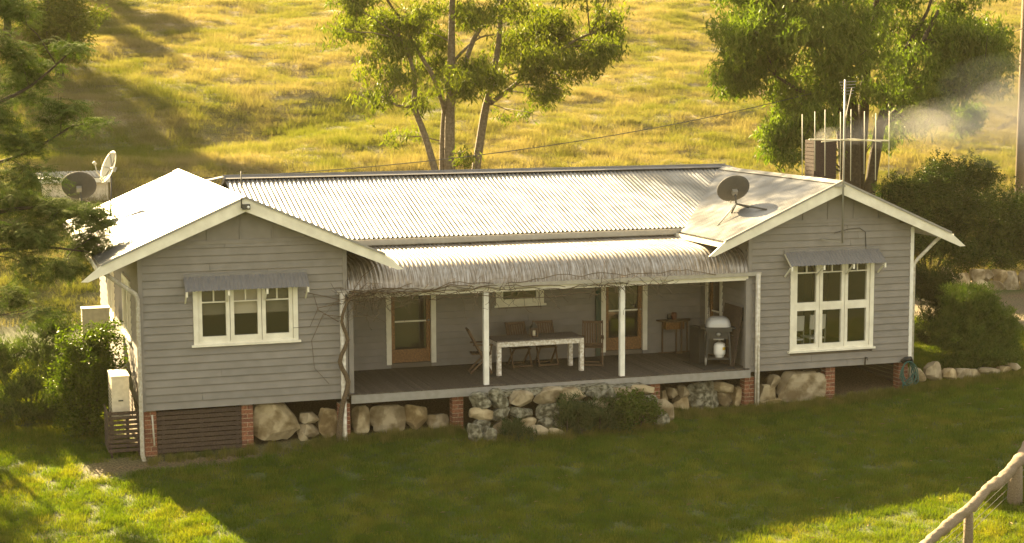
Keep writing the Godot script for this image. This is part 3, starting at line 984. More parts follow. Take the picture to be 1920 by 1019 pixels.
	# chairs inside the tall window
	for i in 3:
		var lb: String = ["white dining chair inside the tall window, beside the window edge", "white dining chair inside the tall window, middle of three", "white dining chair inside the tall window, at the centre pane"][i]
		var cx: float = [14.98, 15.42, 16.05][i]
		var ch = thing("dining_chair", Vector3(cx, 0.002, -0.75 - 0.1 * i), lb, "chair", "white chairs inside the room")
		var bk = MB.new()
		bk.box(Vector3(0, 0.86, 0.2), Vector3(0.42, 0.36, 0.025), Basis(Vector3.RIGHT, 0.08))
		part(ch, "backrest", bk.mesh(), M.plastic)
		var se = MB.new()
		se.bx(Vector3(-0.22, 0.45, -0.24), Vector3(0.22, 0.48, 0.2))
		part(ch, "seat", se.mesh(), M.plastic)
		for x in [-0.2, 0.2]:
			for z in [-0.22, 0.2]:
				var l = MB.new()
				l.bar(Vector3(x, 0.0, z), Vector3(x, 0.45 if z < 0 else 0.7, z), 0.025)
				part(ch, "leg", l.mesh(), M.steel)

# ---------------------------------------------------------------- dishes, antenna, wires
func dish(label: String, at: Vector3, yaw: float, tilt: float, r: float, feet: Array, m: Material, ribs := false):
	var o = thing("satellite_dish", at, label, "satellite dish", "satellite dishes on the roof")
	var bs = Basis(Vector3.UP, yaw) * Basis(Vector3.RIGHT, tilt)
	var d = MB.new(true)
	var pr = []
	for k in 9:
		var f = k / 8.0
		pr.append(Vector2(r * f, r * 0.22 * f * f))
	for k in 9:
		var f = 1.0 - k / 8.0
		pr.append(Vector2(r * f, r * 0.22 * f * f - 0.012))
	d.lathe(pr, 28, Vector3.ZERO, bs)
	part(o, "reflector", d.mesh(), m)
	if ribs:
		var rb = MB.new()
		for k in 6:
			var a = TAU * k / 6
			rb.tube([bs * Vector3(0, 0.012, 0), bs * Vector3(r * 0.5 * cos(a), r * 0.055 + 0.012, r * 0.5 * sin(a)), bs * Vector3(r * cos(a), r * 0.22 + 0.012, r * sin(a))], [0.012], 5)
		part(o, "rib", rb.mesh(), M.steel)
	var arm = MB.new(true)
	arm.tube([bs * Vector3(0, 0.0, r * 0.98), bs * Vector3(0, r * 0.75, r * 0.5), bs * Vector3(0, r * 1.0, 0.1 * r)], [0.016], 6)
	arm.tube([bs * Vector3(0, r * 0.95, 0.12 * r), bs * Vector3(0, r * 1.12, 0.02 * r)], [0.04], 8)
	part(o, "feed_arm", arm.mesh(), M.dish_pale)
	var br = MB.new()
	br.box(bs * Vector3(0, -0.06, 0), Vector3(0.12, 0.1, 0.12), bs)
	part(o, "mount", br.mesh(), M.steel)
	for f in feet:
		var l = MB.new(true)
		l.tube([f[0] - at, f[1] - at], [0.022], 7)
		part(o, "strut", l.mesh(), M.dish_pale if f.size() < 3 else M.dish)

func roof_things():
	# dish on the right wing, seen from its back
	var c = Vector3(14.14, 4.03, -1.45)
	var yr = func(x): return RH - S * absf(x - AR) + 0.03
	var yl = func(x): return RH - S * absf(x - AL) + 0.03
	var hub = Vector3(14.14, 3.72, -1.33)
	dish("dark round satellite dish on a tripod on the roof slope beside the valley", c, PI - 0.12, 0.95, 0.4,
		[[c + Vector3(0, -0.02, 0.04), hub, 1], [hub, Vector3(13.52, yr.call(13.52), -1.05)], [hub, Vector3(14.42, yr.call(14.42), -1.2), 1], [hub, Vector3(14.45, yr.call(14.45), -0.35), 1], [hub, Vector3(14.1, yr.call(14.1), -1.5), 1]], M.dish)
	# pair on the left wing
	dish("pale mesh satellite dish with ribs on a pole above the white roof", Vector3(0.1, 4.58, -7.15), -PI * 0.42, 1.2, 0.42, [[Vector3(0.1, 4.56, -7.15), Vector3(0.05, yl.call(0.05), -7.17), 1]], M.dish_pale, true)
	dish("dark round satellite dish half hidden behind the tree branch", Vector3(-0.66, 4.1, -7.5), PI - 0.1, 1.0, 0.42, [[Vector3(-0.66, 4.1, -7.5), Vector3(-0.5, yl.call(-0.5), -7.4), 1]], M.dish)
	# tv antenna on the right gable
	var a = thing("television_antenna", Vector3(15.98, 2.88, 0.5), "tall grey television antenna with upright rods fixed to the gable", "antenna")
	var m = MB.new(true)
	m.tube([Vector3(0, 0, 0), Vector3(0, 3.78, 0)], [0.022], 8)
	part(a, "mast", m.mesh(), M.steel)
	var bo = MB.new(true)
	bo.tube([Vector3(-0.9, 2.42, 0.0), Vector3(-0.3, 2.4, 0.02), Vector3(0.3, 2.38, 0.0), Vector3(1.15, 2.36, 0.02)], [0.018], 6)
	bo.tube([Vector3(-0.6, 2.36, 0.03), Vector3(0.2, 2.42, 0.03), Vector3(0.95, 2.34, 0.03)], [0.012], 6)
	part(a, "boom", bo.mesh(), M.dish_pale)
	for e in [[-1.08, 1.58, 3.0], [-0.76, 1.7, 3.06], [-0.5, 1.58, 3.1], [-0.1, 1.6, 3.04], [0.17, 1.45, 3.1], [0.52, 1.6, 3.05], [0.82, 1.45, 3.0], [1.17, 1.5, 3.05]]:
		var el = MB.new(true)
		el.tube([Vector3(e[0], e[1], 0.03), Vector3(e[0] - 0.02, e[2], 0.03)], [0.011], 6)
		part(a, "element", el.mesh(), M.dish_pale)
	for k in 5:
		var el = MB.new(true)
		var w: float = 0.16 - 0.02 * k
		el.tube([Vector3(-w, 3.72 - 0.07 * k, 0.05), Vector3(w + 0.1, 3.74 - 0.07 * k, 0.05)], [0.008], 5)
		part(a, "element", el.mesh(), M.steel)
	var br = MB.new()
	br.bar(Vector3(-0.3, 0.06, -0.45), Vector3(0.02, 0.02, 0.0), 0.025)
	br.bar(Vector3(-0.18, 1.33, -0.06), Vector3(0.05, 1.33, 0.0), 0.05)
	br.bar(Vector3(0.04, 2.95, 0), Vector3(0.16, 3.6, 0.03), 0.015)
	part(a, "bracket", br.mesh(), M.steel)
	var cb = MB.new(true)
	cb.tube([Vector3(0.03, 0.2, -0.44), Vector3(0.4, 0.28, -0.45), Vector3(0.7, 0.3, -0.45), Vector3(0.86, 0.2, -0.45), Vector3(0.88, -0.2, -0.44)], [0.009], 5)
	part(a, "cable", cb.mesh(), M.dark_metal)
	# flood light and rod at the left gable peak
	var f = thing("flood_light", Vector3(2.15, 4.13, 0.43), "small dark sensor light on the left gable peak", "light")
	var fb = MB.new()
	fb.bx(Vector3(-0.08, -0.06, 0), Vector3(0.08, 0.05, 0.1))
	part(f, "housing", fb.mesh(), M.dark_metal)
	var ls = MB.new(true)
	ls.lathe([Vector2(0, 0), Vector2(0.03, 0), Vector2(0.025, 0.025), Vector2(0, 0.03)], 10, Vector3(0.04, -0.01, 0.1), Basis(Vector3.RIGHT, PI / 2))
	part(f, "lens", ls.mesh(), M.plastic)
	var rd = MB.new(true)
	rd.tube([Vector3(2.06, 4.1, 0.46), Vector3(2.07, 4.86, 0.45)], [0.012], 6)
	tag(part(self, "steel_rod", rd.mesh(), M.dark_metal), "thin upright steel rod at the left gable peak", "rod")
	# power pole and service wire
	var gp = H(32.6, -16.5)
	var p = thing("power_pole", Vector3(32.6, gp, -16.5), "tall pale timber power pole standing on the hillside", "pole")
	var pm = MB.new(true)
	pm.tube([Vector3(0, -0.5, 0), Vector3(0, 4.5, 0), Vector3(0, 9.5, 0)], [0.19, 0.165, 0.13], 14)
	part(p, "post", pm.mesh(), M.oldwood)
	var ca = MB.new()
	ca.bx(Vector3(-0.9, 9.0, 0.13), Vector3(0.9, 9.12, 0.22))
	part(p, "crossarm", ca.mesh(), M.oldwood)
	for x in [-0.7, 0.7]:
		var ins = MB.new(true)
		ins.lathe([Vector2(0, 9.12), Vector2(0.05, 9.12), Vector2(0.06, 9.18), Vector2(0.03, 9.24), Vector2(0, 9.25)], 10, Vector3(x, 0, 0.17))
		part(p, "insulator", ins.mesh(), M.plastic)
	var wp = []
	var A = Vector3(1.4, 4.1, -10.0); var B = Vector3(32.6, gp + 6.9, -16.4)
	for k in 25:
		var q = k / 24.0
		wp.append(A.lerp(B, q) - Vector3(0, 4.0 * 1.1 * q * (1 - q), 0))
	var wr = MB.new(true)
	wr.tube(wp, [0.013], 5)
	tag(part(self, "power_line", wr.mesh(), M.dark_metal), "thin sagging service wire crossing in front of the hillside", "wire")
	# chimney smoke
	var sk = thing("smoke", Vector3(17.88, 5.05, -4.1), "pale wood smoke drifting from the dark brick chimney", "smoke")
	var rs = RandomNumberGenerator.new()
	rs.seed = 19
	var puffs = [[0.03, 0.08, 0.0, 0.4, 0.35, 0.25], [0.3, 0.12, -0.15, 0.7, 0.5, 0.14]]
	for k in 24:
		var d = 0.5 + 11.0 * pow(k / 23.0, 1.0)
		var w = 0.9 + 0.3 * d
		puffs.append([d, 0.15 + 0.05 * d * rs.randf() + rs.randfn(0, 0.08 + 0.03 * d), -0.45 * d + rs.randfn(0, 0.05 * d), w * rs.randf_range(0.8, 1.5), w * rs.randf_range(0.35, 0.6), 0.03 / (1.0 + 0.05 * d)])
	for q in puffs:
		var v = FogVolume.new()
		v.name = "smoke_puff"
		v.shape = RenderingServer.FOG_VOLUME_SHAPE_ELLIPSOID
		v.size = Vector3(q[3], q[4], q[3] * 0.9)
		var fm = FogMaterial.new()
		fm.density = q[5]
		fm.albedo = Color(0.95, 0.93, 0.9)
		v.material = fm
		sk.add_child(v, true)
		v.position = Vector3(q[0], q[1], q[2])

# ---------------------------------------------------------------- stones, screens, units, fence
var stone_meshes = []

func make_stone(s: int) -> ArrayMesh:
	var r = RandomNumberGenerator.new()
	r.seed = s
	var n = FastNoiseLite.new()
	n.seed = s
	n.frequency = 0.9
	var planes = []
	for k in 9:
		var d = Vector3(r.randf_range(-1, 1), r.randf_range(-1, 1), r.randf_range(-1, 1)).normalized()
		planes.append([d, r.randf_range(0.33, 0.46)])
	planes.append([Vector3(0, 0, 1), 0.4])
	var la = 13; var lo = 20
	var grid = []
	for j in la + 1:
		var row = []
		for i in lo:
			var a = TAU * i / lo; var p = PI * j / la
			var v = Vector3(sin(p) * cos(a), cos(p), sin(p) * sin(a))
			var e = 0.55
			v = Vector3(signf(v.x) * pow(absf(v.x), e), signf(v.y) * pow(absf(v.y), e), signf(v.z) * pow(absf(v.z), e)) * 0.5
			for q in planes:
				var d: float = v.dot(q[0]) - q[1]
				if d > 0: v -= q[0] * d
			v += v.normalized() * n.get_noise_3dv(v * 1.6) * 0.06
			row.append(v)
		grid.append(row)
	var mb = MB.new(false)
	for j in la:
		for i in lo:
			var i2 = (i + 1) % lo
			mb.quad(grid[j][i], grid[j][i2], grid[j + 1][i2], grid[j + 1][i])
	return mb.mesh()

func stones(o: Node3D, list: Array, mats: Array, grow := 1.1):
	var k = 0
	for s in list:
		var m = part(o, "stone", stone_meshes[rng.randi() % stone_meshes.size()], mats[k % mats.size()], Vector3(s[0], s[1], s[2]))
		m.scale = Vector3(s[3] * grow, s[4] * grow, maxf(s[5], minf(s[3], s[4]) * 0.7))
		m.rotation = Vector3(rng.randf_range(-0.1, 0.1), rng.randf_range(-0.15, 0.15), rng.randf_range(-0.1, 0.1))
		k += 1

func around_house():
	for k in 9: stone_meshes.append(make_stone(100 + k))
	var SA = [[2.82, -0.6, -0.275, 0.97, 0.86, 0.35], [3.51, -0.83, -0.275, 0.45, 0.31, 0.35], [3.91, -0.66, -0.275, 0.41, 0.6, 0.35], [3.54, -0.55, -0.275, 0.4, 0.25, 0.35], [3.39, -0.93, -0.275, 0.21, 0.19, 0.35]]
	var SB = [[4.68, -0.66, -0.275, 0.4, 0.59, 0.35], [5.3, -0.67, -0.275, 0.81, 0.58, 0.35], [5.93, -0.66, -0.275, 0.5, 0.57, 0.35], [6.42, -0.8, -0.275, 0.52, 0.3, 0.35]]
	var SD = [[11.82, -0.69, -0.275, 0.25, 0.45, 0.35], [12.06, -0.53, -0.275, 0.29, 0.28, 0.35], [12.22, -0.8, -0.275, 0.45, 0.32, 0.35], [12.34, -0.54, -0.275, 0.27, 0.3, 0.35], [12.83, -0.64, -0.275, 0.75, 0.66, 0.35], [13.33, -0.49, -0.275, 0.46, 0.27, 0.35], [13.39, -0.78, -0.275, 0.35, 0.4, 0.35], [13.68, -0.75, -0.275, 0.28, 0.5, 0.35]]
	var SE = [[14.44, -0.7, -0.275, 0.4, 0.46, 0.35], [14.62, -0.43, -0.275, 0.3, 0.33, 0.35], [14.55, -0.93, -0.275, 0.62, 0.2, 0.35], [15.31, -0.6, -0.275, 1.2, 0.76, 0.45], [15.6, -0.35, -0.35, 0.31, 0.25, 0.35], [15.82, -0.62, -0.275, 0.22, 0.55, 0.35]]
	var SP = [[7.14, -0.24, 0.55, 0.46, 0.35, 0.4], [7.56, -0.22, 0.55, 0.43, 0.42, 0.4], [8.05, -0.26, 0.55, 0.57, 0.33, 0.4], [7.16, -0.55, 0.55, 0.47, 0.29, 0.4], [7.6, -0.57, 0.55, 0.46, 0.27, 0.4], [8.08, -0.58, 0.55, 0.54, 0.29, 0.4], [8.72, -0.24, 0.55, 0.66, 0.33, 0.4], [9.3, -0.26, 0.55, 0.55, 0.31, 0.4], [9.75, -0.25, 0.55, 0.38, 0.22, 0.4], [10.1, -0.28, 0.55, 0.41, 0.22, 0.4], [10.52, -0.26, 0.55, 0.48, 0.21, 0.4], [10.95, -0.24, 0.55, 0.49, 0.21, 0.4], [8.7, -0.58, 0.55, 0.6, 0.34, 0.4], [9.3, -0.6, 0.55, 0.6, 0.36, 0.4], [9.9, -0.6, 0.55, 0.6, 0.4, 0.4], [10.5, -0.6, 0.55, 0.6, 0.4, 0.4], [11.05, -0.6, 0.55, 0.5, 0.45, 0.4], [7.1, -0.88, 0.6, 0.5, 0.4, 0.4], [7.6, -0.9, 0.6, 0.55, 0.4, 0.4], [8.15, -0.9, 0.6, 0.55, 0.4, 0.4], [8.8, -0.92, 0.58, 0.7, 0.36, 0.4], [9.5, -0.92, 0.58, 0.7, 0.36, 0.4], [10.2, -0.92, 0.58, 0.7, 0.36, 0.4], [10.9, -0.92, 0.58, 0.7, 0.36, 0.4],
		[6.93, -0.87, 0.95, 0.34, 0.49, 0.4], [7.2, -0.95, 0.98, 0.29, 0.4, 0.4], [8.37, -0.96, 0.95, 0.33, 0.31, 0.4], [8.77, -1.02, 0.95, 0.32, 0.24, 0.4], [9.35, -1.0, 0.95, 0.35, 0.26, 0.4], [11.23, -0.93, 0.95, 0.43, 0.39, 0.4], [11.45, -0.75, 0.6, 0.4, 0.5, 0.4]]
	var SR = [[25.15, -0.01, -11.25, 0.69, 0.65, 0.5], [25.76, 0.03, -11.25, 0.64, 0.69, 0.5], [26.33, 0.28, -11.25, 0.56, 0.66, 0.5], [26.35, -0.2, -11.25, 0.6, 0.4, 0.5], [27.39, 0.36, -11.25, 0.42, 0.41, 0.5], [27.8, 0.36, -11.25, 0.46, 0.38, 0.5], [28.18, 0.32, -11.25, 0.5, 0.39, 0.5], [28.7, 0.11, -11.25, 0.58, 0.63, 0.5], [27.52, 0.0, -11.25, 0.58, 0.39, 0.5], [28.15, -0.04, -11.25, 0.74, 0.42, 0.5], [26.92, 0.11, -11.25, 0.57, 0.65, 0.5], [28.82, -0.28, -11.25, 0.59, 0.35, 0.5], [27.4, -0.3, -11.2, 0.8, 0.3, 0.5], [29.3, 0.1, -11.25, 0.6, 0.7, 0.5], [29.9, 0.1, -11.25, 0.6, 0.75, 0.5], [24.5, 0.0, -11.25, 0.6, 0.6, 0.5], [23.9, 0.0, -11.25, 0.6, 0.6, 0.5], [30.5, 0.15, -11.25, 0.6, 0.7, 0.5]]
	var SG = [[18.43, -0.46, -0.1, 0.36, 0.3, 0.4], [18.84, -0.42, -0.15, 0.49, 0.46, 0.4], [19.27, -0.5, -0.1, 0.41, 0.26, 0.4], [19.66, -0.5, -0.1, 0.35, 0.26, 0.4], [19.99, -0.52, -0.1, 0.36, 0.22, 0.4], [20.42, -0.51, -0.1, 0.52, 0.22, 0.4], [20.82, -0.5, -0.1, 0.33, 0.22, 0.4], [21.15, -0.42, -0.1, 0.33, 0.22, 0.4], [18.15, -0.5, -0.3, 0.28, 0.4, 0.4]]
	var sets = [["rubble_wall", SA, M.stone, "rough sandstone infill with one tall boulder beside the slat screen"], ["rubble_wall", SB, M.stone, "four upright sandstone blocks under the verandah edge"], ["rubble_wall", SD, M.stone + [M.lichen], "mixed rubble stones under the verandah near the barbecue"], ["rubble_wall", SE, M.stone, "one huge sandstone boulder with small stones under the wing"], ["garden_wall", SP, [M.lichen, M.lichen, M.stone[1], M.stone[0]], "lichen covered stone garden wall with herbs before the verandah"], ["retaining_wall", SR, M.stone, "pale rubble retaining wall at the foot of the hill"], ["garden_edging", SG, M.stone, "low row of edging stones round the rounded bush"]]
	for s in sets:
		var o = thing(s[0], Vector3.ZERO, s[3], "stone wall")
		stones(o, s[1], s[2])
	# paving between the deck and the garden wall
	var pv = MB.new()
	pv.prism([Vector2(6.95, -0.35), Vector2(11.1, -0.35), Vector2(11.0, -0.62), Vector2(7.0, -0.62)], 0, 0.05)
	var sl = MB.new()
	sl.box(Vector3(9.1, -0.18, 0.34), Vector3(3.9, 0.07, 0.36))
	sl.box(Vector3(8.9, -0.125, 0.36), Vector3(2.6, 0.06, 0.3), Basis(Vector3.UP, 0.02))
	tag(part(self, "stone_step", sl.mesh(), M.lichen), "dark mossy slab step against the verandah edge", "step")
	# slatted screens
	var s1 = thing("slat_screen", Vector3(0.27, 0, -0.06), "dark timber slat screen between brick piers under the wing", "screen")
	for k in 9:
		var b = MB.new()
		b.bx(Vector3(0.0, -0.235 - k * 0.1, 0), Vector3(1.76, -0.152 - k * 0.1, 0.022))
		part(s1, "slat", b.mesh(), M.slat)
	for x in [0.1, 0.9, 1.65]:
		var b = MB.new()
		b.bx(Vector3(x, -1.05, -0.04), Vector3(x + 0.06, -0.14, -0.003))
		part(s1, "upright", b.mesh(), M.slat)
	var s2 = thing("slat_fence", Vector3(-0.72, 0, -0.18), "short dark slat fence in front of the air conditioner", "fence")
	for k in 9:
		var b = MB.new()
		b.bx(Vector3(0.0, -0.19 - k * 0.098, 0), Vector3(0.66, -0.12 - k * 0.098, 0.02))
		part(s2, "slat", b.mesh(), M.slat)
		var b2 = MB.new()
		b2.bx(Vector3(0.0, -0.19 - k * 0.098, -0.95), Vector3(0.02, -0.12 - k * 0.098, -0.005))
		part(s2, "slat", b2.mesh(), M.slat)
	for x in [0.03, 0.6]:
		var b = MB.new()
		b.bx(Vector3(x, -1.15, -0.05), Vector3(x + 0.05, -0.11, -0.004))
		part(s2, "post", b.mesh(), M.slat)
	# dark slats closing the left side below the boards
	var s3 = thing("slat_skirt", Vector3(0.05, 0, -0.3), "dark slat skirting below the sunlit side wall", "screen")
	for k in 8:
		var b = MB.new()
		b.bx(Vector3(0, -0.22 - k * 0.1, -9.8), Vector3(0.02, -0.14 - k * 0.1, 0))
		part(s3, "slat", b.mesh(), M.slat)
	var s4 = thing("slat_skirt", Vector3(18.08, 0, -0.5), "dark slat skirting below the shaded side wall by the hose", "screen")
	for k in 7:
		var b = MB.new()
		b.bx(Vector3(0, -0.22 - k * 0.1, -9.6), Vector3(0.02, -0.13 - k * 0.1, 0))
		part(s4, "slat", b.mesh(), M.slat)
	# air conditioners
	ac_unit("cream upright air conditioner box beside the house corner", Vector3(-0.42, -0.32, -0.85), Vector3(0.36, 0.88, 0.85), 0.0)
	ac_unit("cream air conditioner box mounted high behind the glossy bush", Vector3(-0.58, 0.7, -4.6), Vector3(0.62, 0.78, 0.36), 0.0)
	# hose on the right pier
	var h = thing("garden_hose", Vector3(18.02, -0.15, 0.06), "green garden hose coiled over a hanger on the end pier", "hose")
	var hm = MB.new(true)
	for k in 6:
		var p = []
		var rr = RandomNumberGenerator.new()
		rr.seed = k
		var w = 0.12 + 0.022 * k; var d = 0.46 + 0.045 * k
		for i in 21:
			var a = TAU * i / 20.0
			p.append(Vector3(w * sin(a) + 0.06 * (1 - cos(a)) * rr.randf_range(-0.5, 0.8), 0.08 + d * (cos(a) - 1.0) * 0.55 - 0.0, 0.03 + 0.018 * k))
		hm.tube(p, [0.014], 6, false)
	part(h, "coil", hm.mesh(), M.hose)
	var hg = MB.new(true)
	hg.tube([Vector3(-0.12, 0.06, 0.0), Vector3(-0.06, 0.13, 0.06), Vector3(0.06, 0.14, 0.06), Vector3(0.13, 0.04, 0.0)], [0.06], 8)
	part(h, "hanger", hg.mesh(), M.black)
	# shed behind the left wing
	var gy0 = H(0.0, -20.0)
	var sh = thing("pump_shed", Vector3(0.0, gy0, -20.0), "low pale iron roofed pump shed beyond the satellite dishes", "shed")
	var gy = 3.78 - gy0
	var sb = MB.new()
	sb.bx(Vector3(-1.0, -0.6, -1.0), Vector3(1.0, gy - 0.14, 0.7))
	part(sh, "wall", sb.mesh(), M.cream_metal)
	var sr = func(u, v): return [Vector3(u, gy - 0.06 + 0.1 * (0.5 - v), lerpf(-1.15, 0.85, v)), Vector3.UP]
	part(sh, "roof", corrugated(sr, -1.12, 1.12, [0.0, 1.0], 0.12, 0.012, Vector3.UP), M.iron)
	var sf = MB.new()
	sf.bx(Vector3(-1.1, gy - 0.27, 0.83), Vector3(1.1, gy - 0.13, 0.86))
	part(sh, "fascia", sf.mesh(), M.trim)
	# rail fence in the corner
	var fe = thing("log_fence", Vector3.ZERO, "weathered log rail fence with wire at the lawn edge", "fence")
	for q in [[13.5, 9.66, 0.085, -0.98], [15.58, 8.05, 0.14, -0.72], [11.3, 11.3, 0.09, -1.2]]:
		var y0 = H(q[0], q[1])
		var pm = MB.new(true)
		pm.tube([Vector3(q[0], y0 - 0.3, q[1]), Vector3(q[0] + 0.01, y0 + 0.3, q[1]), Vector3(q[0], q[3] + 0.02, q[1])], [q[2] * 1.1, q[2], q[2] * 0.95], 12)
		part(fe, "post", pm.mesh(), M.oldwood)
	var rl = MB.new(true)
	var rp = [Vector3(10.9, -1.3, 11.7), Vector3(12.05, -1.17, 10.68), Vector3(12.8, -1.06, 10.15), Vector3(13.51, -0.95, 9.66), Vector3(14.3, -0.83, 9.02), Vector3(15.0, -0.76, 8.5), Vector3(15.61, -0.66, 8.03), Vector3(16.26, -0.6, 7.38), Vector3(17.0, -0.55, 6.6)]
	var rs = []
	for i in rp.size() - 1:
		for k in 8: rs.append(rp[i].cubic_interpolate(rp[i + 1], rp[max(i - 1, 0)], rp[min(i + 2, rp.size() - 1)], k / 8.0))
	var rr2 = []
	for i in rs.size(): rr2.append(lerpf(0.085, 0.115, float(i) / rs.size()))
	rl.tube(rs, rr2, 14)
	part(fe, "rail", knotty(rl.mesh(), 0.03), M.oldwood)
	for k in 3:
		var wm = MB.new(true)
		wm.tube([Vector3(11.3, -1.42 - 0.14 * k, 11.25), Vector3(13.5, -1.2 - 0.14 * k, 9.6), Vector3(15.58, -0.95 - 0.14 * k, 7.95), Vector3(17.4, -0.8 - 0.14 * k, 6.2)], [0.005], 4)
		part(fe, "wire", wm.mesh(), M.dark_metal)
	# bare vine
	vine()

func knotty(m: ArrayMesh, amp: float) -> ArrayMesh:
	# roughen a log along its length
	var a = m.surface_get_arrays(0)
	var v: PackedVector3Array = a[Mesh.ARRAY_VERTEX]
	var n: PackedVector3Array = a[Mesh.ARRAY_NORMAL]
	var f = FastNoiseLite.new()
	f.seed = 8
	f.frequency = 1.2
	var st = SurfaceTool.new()
	st.begin(Mesh.PRIMITIVE_TRIANGLES)
	st.set_smooth_group(0)
	var ix = a[Mesh.ARRAY_INDEX]
	for k in (ix.size() if ix else v.size()):
		var i = ix[k] if ix else k
		st.add_vertex(v[i] + n[i] * (f.get_noise_3dv(v[i] * 2.2) + 0.5 * f.get_noise_3dv(v[i] * 7.0)) * amp * 2.0)
	st.generate_normals()
	return st.commit()

func ac_unit(label: String, at: Vector3, s: Vector3, turn: float):
	var o = thing("air_conditioner", at, label, "air conditioner", "outdoor air conditioner units", turn)
	var b = MB.new()
	b.bx(Vector3(-s.x * 0.5, 0, -s.z * 0.5), Vector3(s.x * 0.5, s.y, s.z * 0.5))
	part(o, "casing", b.mesh(), M.cream_metal)
	var t = MB.new()
	t.bx(Vector3(-s.x * 0.5 - 0.012, s.y, -s.z * 0.5 - 0.012), Vector3(s.x * 0.5 + 0.012, s.y + 0.03, s.z * 0.5 + 0.012))
	part(o, "lid", t.mesh(), M.cream_metal)
	for y in [0.42, 0.08]:
		var h = MB.new()
		h.bx(Vector3(-0.05, s.y * y, s.z * 0.5 - 0.002), Vector3(0.05, s.y * y + 0.03, s.z * 0.5 + 0.006))
		part(o, "hand_grip", h.mesh(), M.dark_metal)
	var g = MB.new()
	for k in 9:
		g.bx(Vector3(-s.x * 0.5 - 0.01, s.y * (0.12 + 0.085 * k), -s.z * 0.42), Vector3(-s.x * 0.5 - 0.002, s.y * (0.12 + 0.085 * k) + 0.012, s.z * 0.42))
	part(o, "grille", g.mesh(), M.dark_metal)
	var f = MB.new()
	f.bx(Vector3(-s.x * 0.45, -0.9, -s.z * 0.4), Vector3(-s.x * 0.45 + 0.06, -0.002, -s.z * 0.4 + 0.06)); f.bx(Vector3(s.x * 0.45 - 0.06, -0.9, s.z * 0.4 - 0.06), Vector3(s.x * 0.45, -0.002, s.z * 0.4))
	part(o, "stand", f.mesh(), M.slat)

func vine():
	var o = thing("bare_vine", Vector3.ZERO, "leafless twisted vine climbing the post and trailing along the gutter", "vine")
	var r = RandomNumberGenerator.new()
	r.seed = 77
	var vp = [Vector3(4.05, -1.12, 0.3), Vector3(4.08, -0.7, 0.28), Vector3(4.14, -0.2, 0.32), Vector3(4.28, 0.3, 0.3), Vector3(4.1, 0.75, 0.31), Vector3(4.28, 1.2, 0.3), Vector3(4.16, 1.6, 0.3), Vector3(4.26, 1.95, 0.28), Vector3(4.45, 2.2, 0.26)]
	limbs(o, [[vp, 0.07, 0.025]], M.vine, "stem")
	var b = MB.new(true)
	# main canes along the gutter
	for k in 9:
		var p = Vector3(4.35, 2.12 + r.randf_range(-0.1, 0.12), 0.22)
		var pts = [p]
		var ln: int = [10, 14, 26, 40, 44, 18, 8, 30, 12][k]
		for i in ln:
			p += Vector3(0.2 * r.randf_range(0.7, 1.2), r.randf_range(-0.06, 0.06), r.randf_range(-0.04, 0.04))
			p.y = clampf(p.y, 1.9, 2.4); p.z = clampf(p.z, 0.12, 0.34)
			pts.append(p)
		b.tube(pts, [0.014, 0.012, 0.01, 0.009], 5)
	part(o, "cane", b.mesh(), M.vine)
	var tw = MB.new(true)
	# twigs: a dense tangle by the post, tufts further on
	for k in 190:
		var x: float
		var y = 2.1
		if k < 95: x = 4.25 + absf(r.randfn(0.0, 0.75))
		elif k < 130: x = r.randfn(7.9, 0.6)
		elif k < 165: x = r.randfn(10.6, 0.45)
		else: x = r.randf_range(4.5, 12.8)
		if k < 95 and r.randf() < 0.5: y = r.randf_range(1.65, 2.15)
		var p = Vector3(x, y, 0.22 + r.randf_range(-0.08, 0.1))
		var d = Vector3(r.randf_range(-1, 1), r.randf_range(-0.6, 0.7), r.randf_range(-0.1, 0.5)).normalized()
		var pts = [p]
		for i in r.randi_range(3, 7):
			d = (d + Vector3(r.randf_range(-0.6, 0.6), r.randf_range(-0.6, 0.6), r.randf_range(-0.3, 0.3))).normalized()
			p += d * 0.1
			p.z = maxf(p.z, 0.12)
			pts.append(p)
		tw.tube(pts, [0.007, 0.006, 0.005, 0.004], 4)
	# canes up over the bullnose and across the boards
	for q in [[Vector3(4.4, 2.2, 0.24), Vector3(4.65, 2.55, 0.2), Vector3(5.0, 2.75, 0.0), Vector3(5.3, 2.9, -0.3)], [Vector3(4.5, 2.2, 0.24), Vector3(4.75, 2.4, 0.2), Vector3(5.1, 2.36, 0.2)], [Vector3(4.2, 2.05, 0.2), Vector3(3.8, 2.15, 0.1), Vector3(3.4, 2.25, 0.09)], [Vector3(4.2, 1.7, 0.25), Vector3(3.8, 1.75, 0.1), Vector3(3.55, 1.2, 0.07), Vector3(3.6, 0.6, 0.07), Vector3(3.9, 0.25, 0.1)], [Vector3(4.2, 2.0, 0.25), Vector3(3.7, 1.9, 0.1), Vector3(3.52, 1.5, 0.07), Vector3(3.15, 1.5, 0.12)], [Vector3(4.1, 1.6, 0.25), Vector3(3.7, 1.85, 0.09), Vector3(3.6, 2.2, 0.09)]]:
		tw.tube(q, [0.009, 0.008, 0.006, 0.005], 5)
	part(o, "twig", tw.mesh(), M.vine)

